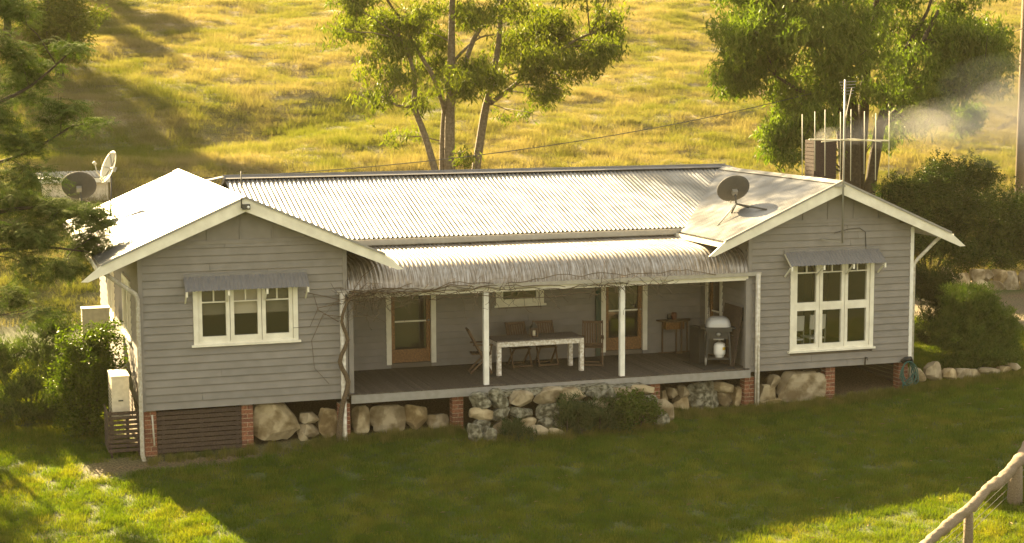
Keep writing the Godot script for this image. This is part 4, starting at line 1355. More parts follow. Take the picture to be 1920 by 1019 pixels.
# ---------------------------------------------------------------- trees, shrubs and grass
func spray(seed_: int, n: int, ll: float, lw: float, spread: float, droop: float, up := 0.0) -> ArrayMesh:
	# a twig end with n leaves
	var r = RandomNumberGenerator.new()
	r.seed = seed_
	var mb = MB.new()
	for k in n:
		var p = Vector3(r.randfn(0, 1), r.randfn(0, 1), r.randfn(0, 1)).normalized() * spread * pow(r.randf(), 0.5)
		var d = Vector3(r.randfn(0, 1), r.randfn(0, 1) * 0.6 - droop + up, r.randfn(0, 1)).normalized()
		var s = d.cross(Vector3(r.randfn(0, 1), r.randfn(0, 1), r.randfn(0, 1))).normalized()
		var l = ll * r.randf_range(0.7, 1.3); var w = lw * r.randf_range(0.7, 1.3) * 0.5
		var nn = s.cross(d) * w * 0.5
		mb.tri(p, p + d * l * 0.45 + s * w + nn, p + d * l); mb.tri(p, p + d * l, p + d * l * 0.45 - s * w + nn)
	return mb.mesh()

func crown(parent: Node3D, called: String, clusters: Array, sprays: Array, m: Material, per: float, cols: Array, size := 1.0, shell := 0.45, seed_ := 1):
	# clusters: [x, y, z, r_horizontal, r_vertical, density] in the parent's world frame
	var r = RandomNumberGenerator.new()
	r.seed = seed_
	var base_v = []
	var base_n = []
	for q in sprays:
		var ar = q.surface_get_arrays(0)
		base_v.append(ar[Mesh.ARRAY_VERTEX]); base_n.append(ar[Mesh.ARRAY_NORMAL])
	var vs = PackedVector3Array(); var ns = PackedVector3Array(); var cs = PackedColorArray()
	for c in clusters:
		var n = int(per * c[3] * c[4] * (c[5] if c.size() > 5 else 1.0)) + 2
		# every cluster is broken into lumps
		var lumps = []
		for k in 7:
			lumps.append(Vector3(r.randfn(0, 1), r.randfn(0, 0.8), r.randfn(0, 1)).normalized() * r.randf_range(0.35, 0.85))
		for k in n:
			var q: Vector3 = lumps[r.randi() % 7] + Vector3(r.randfn(0, 1), r.randfn(0, 1), r.randfn(0, 1)) * 0.27
			if q.length() > 1.15: q = q.normalized() * r.randf_range(0.8, 1.15)
			var p: Vector3 = Vector3(c[0], c[1], c[2]) + Vector3(q.x * c[3], q.y * c[4], q.z * c[3]) - parent.position
			var bs = Basis(Vector3.UP, r.randf() * TAU) * Basis(Vector3.RIGHT, r.randfn(0, 0.3))
			var i = r.randi() % sprays.size()
			vs.append_array(Transform3D(bs.scaled(Vector3.ONE * size * r.randf_range(0.75, 1.25)), p) * base_v[i])
			ns.append_array(Transform3D(bs, Vector3.ZERO) * base_n[i])
			var cc = PackedColorArray()
			cc.resize(base_v[i].size())
			cc.fill(cols[0].lerp(cols[1], clampf(r.randfn(0.5, 0.3), 0, 1)))
			cs.append_array(cc)
	var arr = []
	arr.resize(Mesh.ARRAY_MAX)
	arr[Mesh.ARRAY_VERTEX] = vs; arr[Mesh.ARRAY_NORMAL] = ns; arr[Mesh.ARRAY_COLOR] = cs
	var am = ArrayMesh.new()
	am.add_surface_from_arrays(Mesh.PRIMITIVE_TRIANGLES, arr)
	part(parent, called, am, m)

func limbs(parent: Node3D, paths: Array, m: Material, called := "trunk"):
	for p in paths:
		var mb = MB.new(true)
		var pts = []
		var rad = []
		var n: int = p[0].size()
		# subdivide with a slight wander
		for i in n - 1:
			for k in 3:
				var f = k / 3.0
				var a: Vector3 = p[0][i]; var b: Vector3 = p[0][i + 1]
				var pre: Vector3 = p[0][max(i - 1, 0)]; var post: Vector3 = p[0][min(i + 2, n - 1)]
				pts.append(a.cubic_interpolate(b, pre, post, f) - parent.position)
				rad.append(lerpf(p[1], p[2], (i + f) / (n - 1)))
		pts.append(p[0][-1] - parent.position)
		rad.append(p[2])
		mb.tube(pts, rad, 9)
		part(parent, called, mb.mesh(), m)

func twigs_to(parent: Node3D, clusters: Array, anchors: Array, m: Material, r0 := 0.03, per := 3, seed_ := 5):
	var r = RandomNumberGenerator.new()
	r.seed = seed_
	var mb = MB.new(true)
	for c in clusters:
		var t = Vector3(c[0], c[1], c[2])
		var best: Vector3 = anchors[0]
		var bd = 1e9
		for a in anchors:
			var d: float = a.distance_to(t) + (3.0 if a.y > t.y + 0.3 else 0.0)
			if d < bd:
				bd = d; best = a
		var mid: Vector3 = best.lerp(t, 0.5) + Vector3(r.randf_range(-0.15, 0.15), 0.12 * bd * 0.4, r.randf_range(-0.15, 0.15))
		mb.tube([best - parent.position, mid - parent.position, t - parent.position], [r0 * (0.6 + 0.25 * bd), r0 * 0.8, r0 * 0.5], 6)
		for k in per:
			var e = t + Vector3(r.randfn(0, 1) * c[3], r.randfn(0, 0.8) * c[4], r.randfn(0, 1) * c[3]) * 0.6
			mb.tube([mid.lerp(t, r.randf()) - parent.position, t.lerp(e, 0.6) + Vector3(0, 0.08, 0) - parent.position, e - parent.position], [r0 * 0.5, r0 * 0.35, r0 * 0.2], 5)
	part(parent, "branch", mb.mesh(), m)

func path_points(paths: Array) -> Array:
	var out = []
	for p in paths:
		for i in p[0].size() - 1:
			for k in 3: out.append(p[0][i].lerp(p[0][i + 1], k / 3.0))
	return out

func V(a: Array) -> Array:
	var o = []
	for q in a: o.append(Vector3(q[0], q[1], q[2]))
	return o

func trees():
	var gum_leaf = leaf_mat(Color(0.9, 0.95, 0.4), 0.45)
	var gs = []
	for k in 4: gs.append(spray(200 + k, 12, 0.2, 0.045, 0.24, 1.5))
	# --- gum tree behind the ridge
	var GUM = [[10.07, 8.64, -21.84, 1.07, 0.72, 1.0], [10.56, 7.99, -20.86, 1.06, 0.8, 1.0], [10.13, 7.01, -21.42, 0.8, 0.72, 0.4], [8.87, 8.25, -20.67, 0.69, 0.53, 0.4], [11.07, 8.96, -20.6, 1.06, 0.71, 1.0], [12.29, 8.3, -22.39, 0.92, 0.83, 0.7], [13.51, 8.87, -22.56, 1.12, 0.74, 0.7], [14.05, 8.96, -19.92, 1.27, 0.71, 0.8], [16.02, 8.67, -21.77, 1.14, 0.84, 1.0], [17.25, 8.3, -21.85, 1.16, 0.94, 1.0], [17.33, 7.7, -19.41, 0.84, 0.81, 1.0], [18.68, 8.66, -21.1, 0.67, 0.84, 1.0], [18.16, 7.8, -19.92, 0.57, 0.64, 1.0], [17.36, 7.26, -21.08, 0.86, 0.56, 1.0], [15.99, 7.53, -20.55, 1.12, 0.73, 1.0], [15.34, 7.74, -22.12, 1.14, 0.65, 0.7], [13.67, 6.99, -20.57, 1.0, 0.63, 1.0], [12.69, 6.64, -19.82, 0.89, 0.71, 1.0], [15.53, 6.8, -20.93, 0.94, 0.55, 1.0], [15.68, 6.07, -20.23, 0.65, 0.37, 0.8], [14.21, 6.63, -20.45, 0.73, 0.55, 1.0], [12.28, 7.19, -22.4, 0.92, 0.74, 0.8], [10.56, 6.65, -20.17, 0.88, 0.71, 0.7], [11.25, 6.01, -20.71, 0.71, 0.45, 0.4], [10.17, 5.83, -21.64, 0.72, 0.55, 0.5], [11.51, 4.68, -22.5, 0.64, 0.47, 0.35], [12.91, 4.08, -19.83, 0.4, 0.36, 0.7], [14.99, 5.51, -21.09, 0.75, 0.33, 0.4], [16.29, 6.34, -20.3, 0.52, 0.4, 1.0], [8.87, 9.13, -19.79, 0.85, 0.52, 1.0], [16.69, 6.61, -20.31, 0.47, 0.22, 0.5], [9.75, 10.04, -19.65, 1.38, 0.86, 1.0], [12.03, 10.44, -21.34, 1.63, 1.08, 1.0], [13.54, 10.74, -20.04, 1.8, 1.06, 1.0], [15.82, 10.48, -21.18, 1.69, 1.09, 1.0], [17.21, 9.87, -19.61, 1.3, 0.9, 1.0], [12.54, 12.1, -19.79, 2.13, 1.22, 0.8], [15.81, 12.59, -22.29, 2.09, 1.29, 0.8], [18.17, 11.7, -22.16, 1.56, 1.12, 0.8], [19.71, 10.77, -21.91, 1.18, 0.94, 0.8], [16.4, 13.59, -19.51, 1.65, 1.06, 0.6], [14.68, 14.08, -21.2, 1.66, 1.07, 0.6], [9.6, 12.4, -21.0, 1.2, 0.8, 0.5], [10.6, 13.2, -21.4, 1.2, 0.8, 0.5], [11.4, 14.0, -20.6, 1.2, 0.8, 0.5], [10.2, 14.6, -21.2, 1.2, 0.8, 0.45], [8.8, 11.2, -20.6, 1.1, 0.7, 0.5]]
	var g = thing("gum_tree", Vector3(12.9, H(12.9, -21.0), -21.0), "open gum tree with several trunks rising behind the ridge", "tree")
	var gp = [[V([[12.68, 2.6, -21.0], [12.69, 4.81, -21.0], [12.77, 7.18, -21.0], [12.83, 9.35, -21.0], [12.99, 12.04, -21.0]]), 0.22, 0.06], [V([[12.35, 2.6, -20.7], [11.74, 4.7, -20.7], [11.37, 5.74, -20.7], [11.4, 6.64, -20.7], [11.17, 7.54, -20.7], [10.81, 8.25, -20.7]]), 0.13, 0.045], [V([[13.6, 2.6, -21.4], [14.07, 5.39, -21.4], [14.25, 6.13, -21.4], [14.61, 7.86, -21.4], [14.74, 9.39, -21.4], [15.12, 11.58, -21.4]]), 0.165, 0.05], [V([[12.5, 2.7, -21.2], [12.55, 4.5, -21.3], [12.6, 5.7, -21.2]]), 0.15, 0.11]]
	var gb = [[V([[12.74, 5.7, -21.0], [13.07, 6.63, -21.0], [13.62, 8.09, -21.0], [14.3, 9.0, -21.0], [14.98, 10.46, -21.0]]), 0.12, 0.04], [V([[14.21, 5.8, -21.2], [15.13, 6.44, -21.2], [16.02, 7.17, -21.2], [17.41, 8.01, -21.2], [18.21, 8.29, -21.2]]), 0.09, 0.03], [V([[12.6, 5.5, -21.1], [12.18, 6.64, -21.0], [11.53, 7.72, -21.0], [10.8, 8.98, -21.0]]), 0.11, 0.04], [V([[11.43, 5.74, -20.7], [10.77, 5.78, -20.7], [10.22, 6.11, -20.7]]), 0.06, 0.025], [V([[14.38, 6.62, -21.3], [14.97, 6.81, -21.3], [15.66, 6.99, -21.3]]), 0.05, 0.02], [V([[12.8, 7.2, -21.0], [13.4, 7.7, -21.4], [14.0, 8.1, -21.6], [14.6, 8.2, -21.9]]), 0.06, 0.02]]
	limbs(g, gp, M.bark)
	limbs(g, gb, M.bark, "limb")
	twigs_to(g, GUM, path_points(gp + gb), M.bark, 0.028, 3)
	crown(g, "crown", GUM, gs, gum_leaf, 190.0, [Color(0.08, 0.11, 0.022), Color(0.2, 0.215, 0.045)], 1.0, 0.4, 31)
	# --- big tree behind the right wing
	var RT = [[20.79, 8.13, -14.54, 1.08, 1.02, 1.0], [20.99, 6.95, -15.72, 0.77, 0.78, 1.0], [21.95, 8.66, -14.97, 1.1, 0.86, 1.0], [22.0, 7.12, -15.41, 1.11, 0.96, 1.0], [22.67, 5.89, -15.54, 0.94, 0.88, 1.0], [22.44, 4.86, -14.69, 0.83, 0.78, 1.0], [22.11, 4.25, -14.7, 0.52, 0.49, 0.7], [22.55, 8.11, -13.54, 1.27, 1.01, 1.0], [23.2, 6.76, -14.34, 1.11, 0.86, 0.7], [22.94, 5.4, -13.46, 0.91, 0.77, 0.7], [24.18, 8.46, -13.72, 1.3, 0.85, 1.0], [24.12, 7.09, -13.23, 1.11, 0.85, 0.6], [24.21, 6.06, -14.38, 0.94, 0.7, 0.5], [27.23, 8.38, -16.21, 1.39, 1.08, 0.6], [26.16, 6.92, -13.7, 1.14, 0.86, 0.55], [25.18, 5.89, -13.33, 0.94, 0.69, 0.5], [26.89, 6.05, -13.54, 1.05, 0.78, 0.8], [28.0, 7.81, -14.75, 1.18, 1.06, 1.0], [28.51, 6.91, -14.23, 0.98, 0.97, 1.0], [30.06, 8.38, -16.04, 1.22, 1.0, 1.0], [29.34, 7.61, -13.81, 0.79, 0.88, 1.0], [28.68, 5.39, -14.74, 0.89, 0.5, 1.0], [27.46, 5.2, -15.77, 0.89, 0.55, 0.8], [26.7, 4.51, -16.57, 0.9, 0.46, 0.5], [22.81, 4.28, -13.73, 0.73, 0.43, 0.6], [28.79, 6.73, -13.24, 0.78, 0.7, 1.0], [21.72, 9.68, -16.48, 1.31, 0.87, 1.0], [22.34, 9.98, -13.92, 1.45, 0.84, 1.0], [25.04, 10.27, -15.32, 1.72, 1.04, 1.0], [28.04, 10.19, -16.26, 1.8, 1.08, 1.0], [30.03, 9.92, -15.74, 1.42, 0.9, 1.0], [22.0, 11.49, -14.03, 1.81, 1.0, 0.8], [24.46, 11.85, -13.66, 2.04, 1.17, 0.8], [29.07, 11.86, -16.64, 2.03, 1.08, 0.8], [24.56, 13.63, -14.59, 2.06, 1.18, 0.7]]
	for q in RT:
		q[3] *= 1.15; q[4] *= 1.12; q[5] = maxf(q[5], 0.45)
	var t = thing("spreading_tree", Vector3(25.1, H(25.1, -15.0), -15.0), "broad dense tree with many limbs behind the chimney", "tree")
	var yb = t.position.y - 0.3
	var tp = [[V([[24.95, yb, -15.0], [24.58, 4.81, -15.0], [24.05, 6.23, -15.0], [23.34, 7.8, -15.0], [22.73, 9.18, -15.0]]), 0.26, 0.06], [V([[25.05, yb, -15.0], [24.97, 4.99, -15.0], [24.74, 6.75, -15.0], [24.6, 8.5, -15.0], [24.66, 10.59, -15.0]]), 0.28, 0.06], [V([[25.3, yb, -15.4], [25.56, 5.15, -15.4], [25.66, 6.93, -15.4], [25.93, 8.52, -15.4], [26.08, 10.64, -15.4]]), 0.24, 0.06], [V([[25.2, yb, -14.7], [25.8, 4.98, -14.7], [26.38, 6.04, -14.7], [27.16, 7.45, -14.7], [27.94, 8.87, -14.7]]), 0.22, 0.05]]
	var tb = [[V([[26.0, 5.16, -14.7], [27.19, 6.21, -14.7], [28.4, 6.92, -14.7], [29.22, 7.45, -14.7]]), 0.1, 0.03], [V([[24.04, 6.06, -14.8], [22.87, 6.24, -14.8], [21.7, 6.94, -14.8]]), 0.1, 0.03], [V([[26.5, 5.9, -14.9], [26.86, 7.28, -15.2], [27.84, 8.88, -15.2], [28.21, 10.31, -15.2]]), 0.1, 0.03], [V([[24.6, 4.9, -15.0], [23.6, 5.4, -14.6], [22.8, 5.9, -14.8]]), 0.09, 0.03], [V([[25.9, 5.0, -14.8], [27.0, 5.5, -15.0], [28.3, 5.6, -14.9]]), 0.08, 0.03], [V([[26.1, 5.6, -14.8], [26.7, 6.9, -14.4], [27.2, 8.2, -14.2]]), 0.07, 0.03]]
	limbs(t, tp, M.bark_dark)
	limbs(t, tb, M.bark_dark, "limb")
	twigs_to(t, RT, path_points(tp + tb), M.bark_dark, 0.03, 3, 9)
	crown(t, "crown", RT, gs, leaf_mat(Color(0.85, 0.95, 0.4), 0.4), 270.0, [Color(0.085, 0.12, 0.024), Color(0.2, 0.23, 0.05)], 1.0, 0.4, 32)
	# --- feathery tree at the left
	var CON = [[-1.9, 6.74, -1.91, 0.72, 0.44, 0.8], [-1.2, 7.44, -0.56, 0.4, 0.19, 0.7], [-2.23, 7.18, -1.34, 0.4, 0.44, 0.6], [-1.57, 6.21, -0.24, 0.6, 0.32, 0.7], [-2.22, 5.69, -0.04, 0.59, 0.42, 0.7], [-1.01, 5.81, -0.99, 0.51, 0.22, 0.4], [-2.05, 4.94, -0.0, 0.59, 0.43, 0.6], [-1.37, 4.01, -1.38, 0.73, 0.34, 1.2], [-0.69, 3.9, -1.85, 0.42, 0.29, 1.2], [-2.06, 3.58, -0.8, 0.71, 0.44, 1.0], [-0.92, 3.27, -1.94, 0.42, 0.4, 1.2], [-0.61, 3.58, -1.61, 0.27, 0.25, 1], [-1.32, 2.9, -1.18, 0.47, 0.31, 1.0], [-2.09, 2.92, -0.78, 0.51, 0.33, 0.7], [-2.43, 4.19, -1.69, 0.51, 0.56, 0.8], [-2.5, 2.13, -1.92, 0.41, 0.28, 0.8], [-1.88, 2.04, -0.26, 0.45, 0.2, 0.5], [-3.26, 7.51, -1.37, 0.79, 0.54, 1.0], [-3.42, 6.23, -0.08, 0.86, 0.63, 1.0], [-3.47, 4.86, -0.21, 0.87, 0.64, 1.0], [-3.53, 3.48, -1.24, 0.9, 0.66, 1.0], [-3.12, 8.36, -1.08, 0.79, 0.64, 1.0], [-3.68, 9.61, -0.96, 0.97, 0.84, 1.0], [-3.36, 2.43, -0.71, 0.59, 0.33, 1.0], [-2.31, 8.14, -0.81, 0.49, 0.43, 0.5], [-3.93, 10.85, -0.88, 0.86, 0.83, 1.0]]
	var c = thing("feathery_tree", Vector3(-4.4, H(-4.4, -1.2), -1.2), "feathery evergreen with drooping boughs beside the house corner", "tree")
	var cy = c.position.y - 0.2
	var cp = [[V([[-4.4, cy, -1.2], [-4.35, 3.0, -1.1], [-4.2, 7.0, -1.0], [-4.0, 11.5, -0.9]]), 0.24, 0.04]]
	var cbr = [[V([[-4.35, 3.2, -1.1], [-3.2, 3.9, -1.2], [-2.0, 4.1, -1.4], [-0.9, 3.95, -1.7]]), 0.07, 0.015], [V([[-4.3, 5.2, -1.1], [-3.0, 6.1, -0.9], [-2.0, 6.6, -1.2], [-1.2, 7.3, -0.7]]), 0.06, 0.015], [V([[-4.35, 2.6, -1.1], [-3.0, 3.2, -0.9], [-1.9, 3.3, -0.9], [-0.9, 3.1, -1.6]]), 0.06, 0.015], [V([[-4.3, 4.2, -1.1], [-3.2, 4.9, -0.5], [-2.1, 5.3, -0.3], [-1.1, 5.85, -0.9]]), 0.06, 0.015]]
	limbs(c, cp, M.bark_dark)
	limbs(c, cbr, M.bark_dark, "bough")
	twigs_to(c, CON, path_points(cp + cbr), M.bark_dark, 0.015, 4, 12)
	var fs = []
	for k in 3: fs.append(frond(300 + k))
	crown(c, "crown", CON, fs, leaf_mat(Color(0.6, 0.7, 0.28), 0.95), 800.0, [Color(0.06, 0.085, 0.022), Color(0.13, 0.155, 0.04)], 1.0, 0.3, 33)
	# --- trees up the hill at the left
	var hs = []
	for k in 3: hs.append(spray(220 + k, 18, 0.2, 0.05, 0.32, 0.7))
	var hl = leaf_mat(Color(0.85, 0.9, 0.35), 0.5)
	var spots = [[-1.3, -42.0, 8.0, "dark leafy tree on the hill with a forked trunk"], [0.6, -37.5, 6.0, "slender hill tree standing below the forked one"], [2.6, -66.0, 6.0, "dark tree at the crest above the grassy spur"], [-4.0, -36.0, 7.0, "broad hill tree at the wood edge"], [-2.5, -52.0, 8.0, "tall tree deep in the hill wood"], [1.4, -56.0, 5.5, "low shady tree on the slope between wood and crest"], [-4.2, -45.0, 8.0, "outer wood tree beside the forked one"]]
	var kk = 0
	for s in spots:
		var r = RandomNumberGenerator.new()
		r.seed = 900 + kk
		var y = H(s[0], s[1])
		var o = thing("hill_tree", Vector3(s[0], y, s[1]), s[3], "tree", "trees on the hillside")
		var hh: float = s[2]
		var paths = [[V([[s[0], y - 0.3, s[1]], [s[0] + 0.1, y + hh * 0.25, s[1]], [s[0] - 0.4, y + hh * 0.55, s[1] + 0.1], [s[0] - 0.7, y + hh * 0.9, s[1]]]), 0.2, 0.05], [V([[s[0] + 0.1, y + hh * 0.15, s[1]], [s[0] + 0.7, y + hh * 0.45, s[1] + 0.2], [s[0] + 1.0, y + hh * 0.8, s[1]]]), 0.13, 0.04]]
		limbs(o, paths, M.bark_dark)
		var cl = []
		for k in 16:
			var f = r.randf()
			var a = r.randf() * TAU
			var rad: float = hh * 0.2 * sqrt(r.randf())
			cl.append([s[0] + cos(a) * rad, y + hh * lerpf(0.2, 1.0, f), s[1] + sin(a) * rad, r.randf_range(0.8, 1.25), r.randf_range(0.6, 0.9), 1.0])
		twigs_to(o, cl, path_points(paths), M.bark_dark, 0.025, 2, 40 + kk)
		crown(o, "crown", cl, hs, hl, 100.0, [Color(0.08, 0.1, 0.02), Color(0.16, 0.175, 0.035)], 1.0, 0.4, 50 + kk)
		kk += 1
	# --- tree left of the house whose shade dapples the side lawn
	var sy = H(-6.4, -10.0)
	var sd = thing("shade_tree", Vector3(-6.4, sy, -10.0), "leafy tree beyond the feathery evergreen at the side yard", "tree")
	var sp = [[V([[-5.3, sy - 0.3, -10.0], [-5.2, 2.0, -10.0], [-5.5, 5.0, -9.9], [-5.4, 8.0, -10.0]]), 0.22, 0.05], [V([[-5.25, 1.6, -10.0], [-4.6, 3.6, -9.8], [-4.3, 5.6, -10.1]]), 0.12, 0.04]]
	for q in sp:
		for i in q[0].size(): q[0][i].x -= 1.1
	limbs(sd, sp, M.bark_dark)
	var sc = [[-5.6, 3.6, -10.2, 0.8, 0.6, 0.6], [-4.7, 4.6, -9.6, 0.7, 0.5, 0.6], [-5.2, 6.0, -10.4, 0.8, 0.6, 0.6], [-6.3, 5.2, -9.8, 0.8, 0.6, 0.6], [-5.5, 7.8, -10.1, 0.8, 0.6, 0.6]]
	for q in sc: q[0] -= 1.1
	twigs_to(sd, sc, path_points(sp), M.bark_dark, 0.025, 2, 71)
	crown(sd, "crown", sc, hs, hl, 110.0, [Color(0.08, 0.1, 0.02), Color(0.16, 0.175, 0.035)], 1.0, 0.4, 72)
	# --- shrubs
	var glossy = []
	for k in 3: glossy.append(spray(240 + k, 16, 0.08, 0.04, 0.12, 0.0, 0.2))
	var fine = []
	for k in 3: fine.append(spray(260 + k, 22, 0.1, 0.016, 0.1, 0.0, 1.3))
	var gm = leaf_mat(Color(0.8, 0.9, 0.3), 0.3)
	var fm = leaf_mat(Color(0.7, 0.8, 0.3), 0.55)
	shrub("glossy_bush", Vector3(-0.95, 0, -2.3), "glossy leaved round bush beside the air conditioner", [[-1.0, 0.3, -2.3, 0.6, 0.8, 1.0], [-0.6, 0.6, -2.5, 0.45, 0.6, 1.0], [-1.25, 0.75, -2.6, 0.45, 0.6, 1.0], [-0.85, 1.0, -2.8, 0.5, 0.45, 1.0], [-0.55, 0.0, -2.2, 0.4, 0.5, 1.0], [-0.95, -0.3, -2.1, 0.6, 0.5, 1.0], [-1.35, 0.1, -2.2, 0.45, 0.6, 1.0], [-0.7, 0.35, -2.0, 0.5, 0.6, 1.0], [-1.1, -0.7, -2.0, 0.6, 0.4, 1.0], [-0.5, 1.0, -2.7, 0.4, 0.5, 1.0]], glossy, gm, 400.0, [Color(0.06, 0.085, 0.017), Color(0.12, 0.145, 0.026)])
	shrub("spreading_shrub", Vector3(-2.1, 0, -4.2), "low spreading grey green shrub under the drooping boughs", [[-2.4, 0.7, -4.2, 0.7, 0.5, 1.0], [-1.7, 0.9, -4.6, 0.6, 0.5, 1.0], [-1.5, 0.4, -3.9, 0.6, 0.5, 1.0], [-2.9, 0.3, -4.0, 0.7, 0.6, 1.0], [-2.1, 0.0, -3.7, 0.8, 0.5, 1.0], [-2.6, -0.5, -3.6, 0.8, 0.5, 1.0], [-1.6, -0.5, -3.5, 0.7, 0.5, 1.0], [-3.2, -0.4, -3.6, 0.7, 0.5, 1.0]], fine, fm, 620.0, [Color(0.06, 0.08, 0.03), Color(0.12, 0.14, 0.045)])
	shrub("round_bush", Vector3(20.5, 0, -0.9), "dense rounded green bush ringed by edging stones", [[20.5, 0.35, -0.9, 0.95, 0.85, 1.0], [19.9, 0.2, -0.7, 0.6, 0.7, 1.0], [21.1, 0.25, -0.8, 0.65, 0.75, 1.0], [20.4, 0.85, -1.0, 0.7, 0.55, 1.0], [20.0, -0.2, -0.6, 0.6, 0.4, 1.0], [21.0, -0.15, -0.6, 0.65, 0.4, 1.0], [20.5, -0.1, -0.4, 0.7, 0.4, 1.0], [20.9, 1.0, -1.1, 0.55, 0.5, 0.9], [20.3, 1.15, -1.1, 0.55, 0.45, 0.9]], fine, fm, 950.0, [Color(0.06, 0.085, 0.02), Color(0.125, 0.15, 0.032)])
	shrub("dark_bush", Vector3(21.4, 0, -4.2), "smaller dark bush growing behind the rounded bush", [[21.3, 0.6, -4.2, 0.7, 0.7, 1.0], [21.0, 1.2, -4.4, 0.55, 0.5, 1.0], [21.8, 1.1, -4.3, 0.6, 0.55, 1.0], [21.3, 0.0, -4.1, 0.6, 0.5, 1.0]], fine, fm, 800.0, [Color(0.03, 0.042, 0.013), Color(0.06, 0.065, 0.02)])
	shrub("tall_hedge", Vector3(26.6, 0, -12.8), "large dark evergreen bush above the retaining wall", [[25.4, 2.3, -12.6, 1.0, 1.1, 1.0], [25.9, 3.0, -13.0, 0.9, 0.8, 1.0], [24.9, 1.7, -12.5, 0.7, 0.8, 1.0], [26.8, 2.2, -12.8, 1.2, 1.3, 1.0], [28.0, 2.2, -12.8, 1.2, 1.3, 1.0], [29.3, 2.1, -12.9, 1.2, 1.3, 1.0], [27.2, 3.3, -13.2, 0.9, 0.8, 1.0], [28.4, 3.4, -13.2, 0.9, 0.8, 1.0], [26.0, 1.2, -12.2, 0.9, 0.7, 1.0], [27.4, 1.1, -12.2, 1.0, 0.7, 1.0], [28.8, 1.1, -12.2, 1.0, 0.7, 1.0], [30.2, 1.6, -12.8, 1.0, 1.2, 1.0], [25.2, 1.3, -12.4, 0.6, 0.6, 0.8]], glossy, leaf_mat(Color(0.6, 0.7, 0.25), 0.45), 620.0, [Color(0.03, 0.048, 0.013), Color(0.075, 0.095, 0.022)])
	shrub("wall_plant", Vector3(24.6, 0, -11.9), "bright yellow green plant above the stone retaining wall", [[24.6, 0.75, -11.9, 0.45, 0.25, 1.0], [24.1, 0.6, -11.9, 0.3, 0.25, 0.8]], glossy, gm, 420.0, [Color(0.14, 0.17, 0.02), Color(0.22, 0.23, 0.03)])
	for q in [["lavender_clump", Vector3(7.95, -1.0, 1.0), "rounded herb clump below the garden wall's stacked blocks", 0.42, 0.34], ["lavender_clump", Vector3(9.0, -0.72, 1.0), "tallest fine leaved herb clump at the middle of the garden wall", 0.42, 0.5], ["lavender_clump", Vector3(9.75, -0.75, 1.05), "dull herb clump between the tallest clump and leafy plant", 0.42, 0.4]]:
		shrub(q[0], q[1], q[2], [[q[1].x, q[1].y + 0.1, q[1].z, q[3], q[4], 1.0], [q[1].x + 0.25, q[1].y, q[1].z + 0.08, q[3] * 0.7, q[4] * 0.7, 1.0]], fine, fm, 700.0, [Color(0.05, 0.068, 0.028), Color(0.085, 0.1, 0.04)])
	shrub("leafy_plant", Vector3(10.6, -0.7, 1.0), "green leafy plant spilling over the end of the garden wall", [[10.55, -0.55, 1.0, 0.5, 0.35, 1.0], [10.9, -0.6, 1.0, 0.35, 0.3, 1.0], [10.3, -0.85, 1.1, 0.4, 0.25, 0.8]], glossy, gm, 620.0, [Color(0.06, 0.085, 0.02), Color(0.1, 0.125, 0.03)])

func frond(seed_: int) -> ArrayMesh:
	# a drooping feathery twig: fine needles both sides of a curved axis
	var r = RandomNumberGenerator.new()
	r.seed = seed_
	var mb = MB.new()
	for b in 3:
		var a = r.randf() * TAU
		var dir = Vector3(cos(a), r.randf_range(-0.3, 0.25), sin(a)).normalized()
		var p = Vector3.ZERO
		for k in 9:
			var nx = p + dir * 0.045
			dir = (dir + Vector3(0, -0.06, 0)).normalized()
			var sd = dir.cross(Vector3.UP).normalized()
			for s in [-1.0, 1.0]:
				var l = 0.075 * (1.0 - 0.05 * k) * r.randf_range(0.7, 1.2)
				var tip: Vector3 = p + sd * s * l + dir * 0.04 + Vector3(0, r.randf_range(-0.045, 0.01), 0)
				mb.tri(p - dir * 0.008, tip, p + dir * 0.013)
			p = nx
	return mb.mesh()

func shrub(called: String, at: Vector3, label: String, cl: Array, sp: Array, m: Material, per: float, cols: Array):
	var o = thing(called, Vector3(at.x, H(at.x, at.z), at.z), label, "shrub")
	var mb = MB.new(true)
	for c in cl:
		var e = Vector3(c[0], c[1], c[2]) - o.position
		mb.tube([Vector3(e.x * 0.15, -0.1, e.z * 0.15), Vector3(e.x * 0.6, e.y * 0.5, e.z * 0.6), e], [0.03, 0.02, 0.01], 5)
	part(o, "stem", mb.mesh(), M.bark_dark)
	crown(o, "foliage", cl, sp, m, per, cols, 1.0, 0.5, int(at.x * 10) + 500)

func tuft(seed_: int, n: int, rad: float, l0: float, l1: float, w: float, lean: float) -> ArrayMesh:
	var r = RandomNumberGenerator.new()
	r.seed = seed_
	var mb = MB.new()
	for k in n:
		var a = r.randf() * TAU
		var q = rad * sqrt(r.randf())
		var p = Vector3(cos(a) * q, -0.01, sin(a) * q)
		var h = r.randf_range(l0, l1)
		var t = p + Vector3(r.randfn(0, 1) * lean * h, h, r.randfn(0, 1) * lean * h)
		var s = Vector3(r.randfn(0, 1), 0, r.randfn(0, 1)).normalized() * w
		var mid = p.lerp(t, 0.55) + Vector3(0, h * 0.08, 0)
		mb.tri(p - s, mid, p + s)
		mb.tri(p.lerp(mid, 0.8) - s * 0.5, t, p.lerp(mid, 0.8) + s * 0.5)
	return mb.mesh()

func field(called: String, label: String, mesh: Mesh, m: Material, list: Array):
	var mm = MultiMesh.new()
	mm.transform_format = MultiMesh.TRANSFORM_3D
	mm.use_colors = true
	mm.mesh = mesh
	mm.instance_count = list.size()
	for k in list.size():
		mm.set_instance_transform(k, list[k][0])
		mm.set_instance_color(k, list[k][1])
	var q = MultiMeshInstance3D.new()
	q.name = numbered(called)
	q.multimesh = mm
	q.material_override = m
	add_child(q)
	tag(q, label, "grass", "", "stuff")

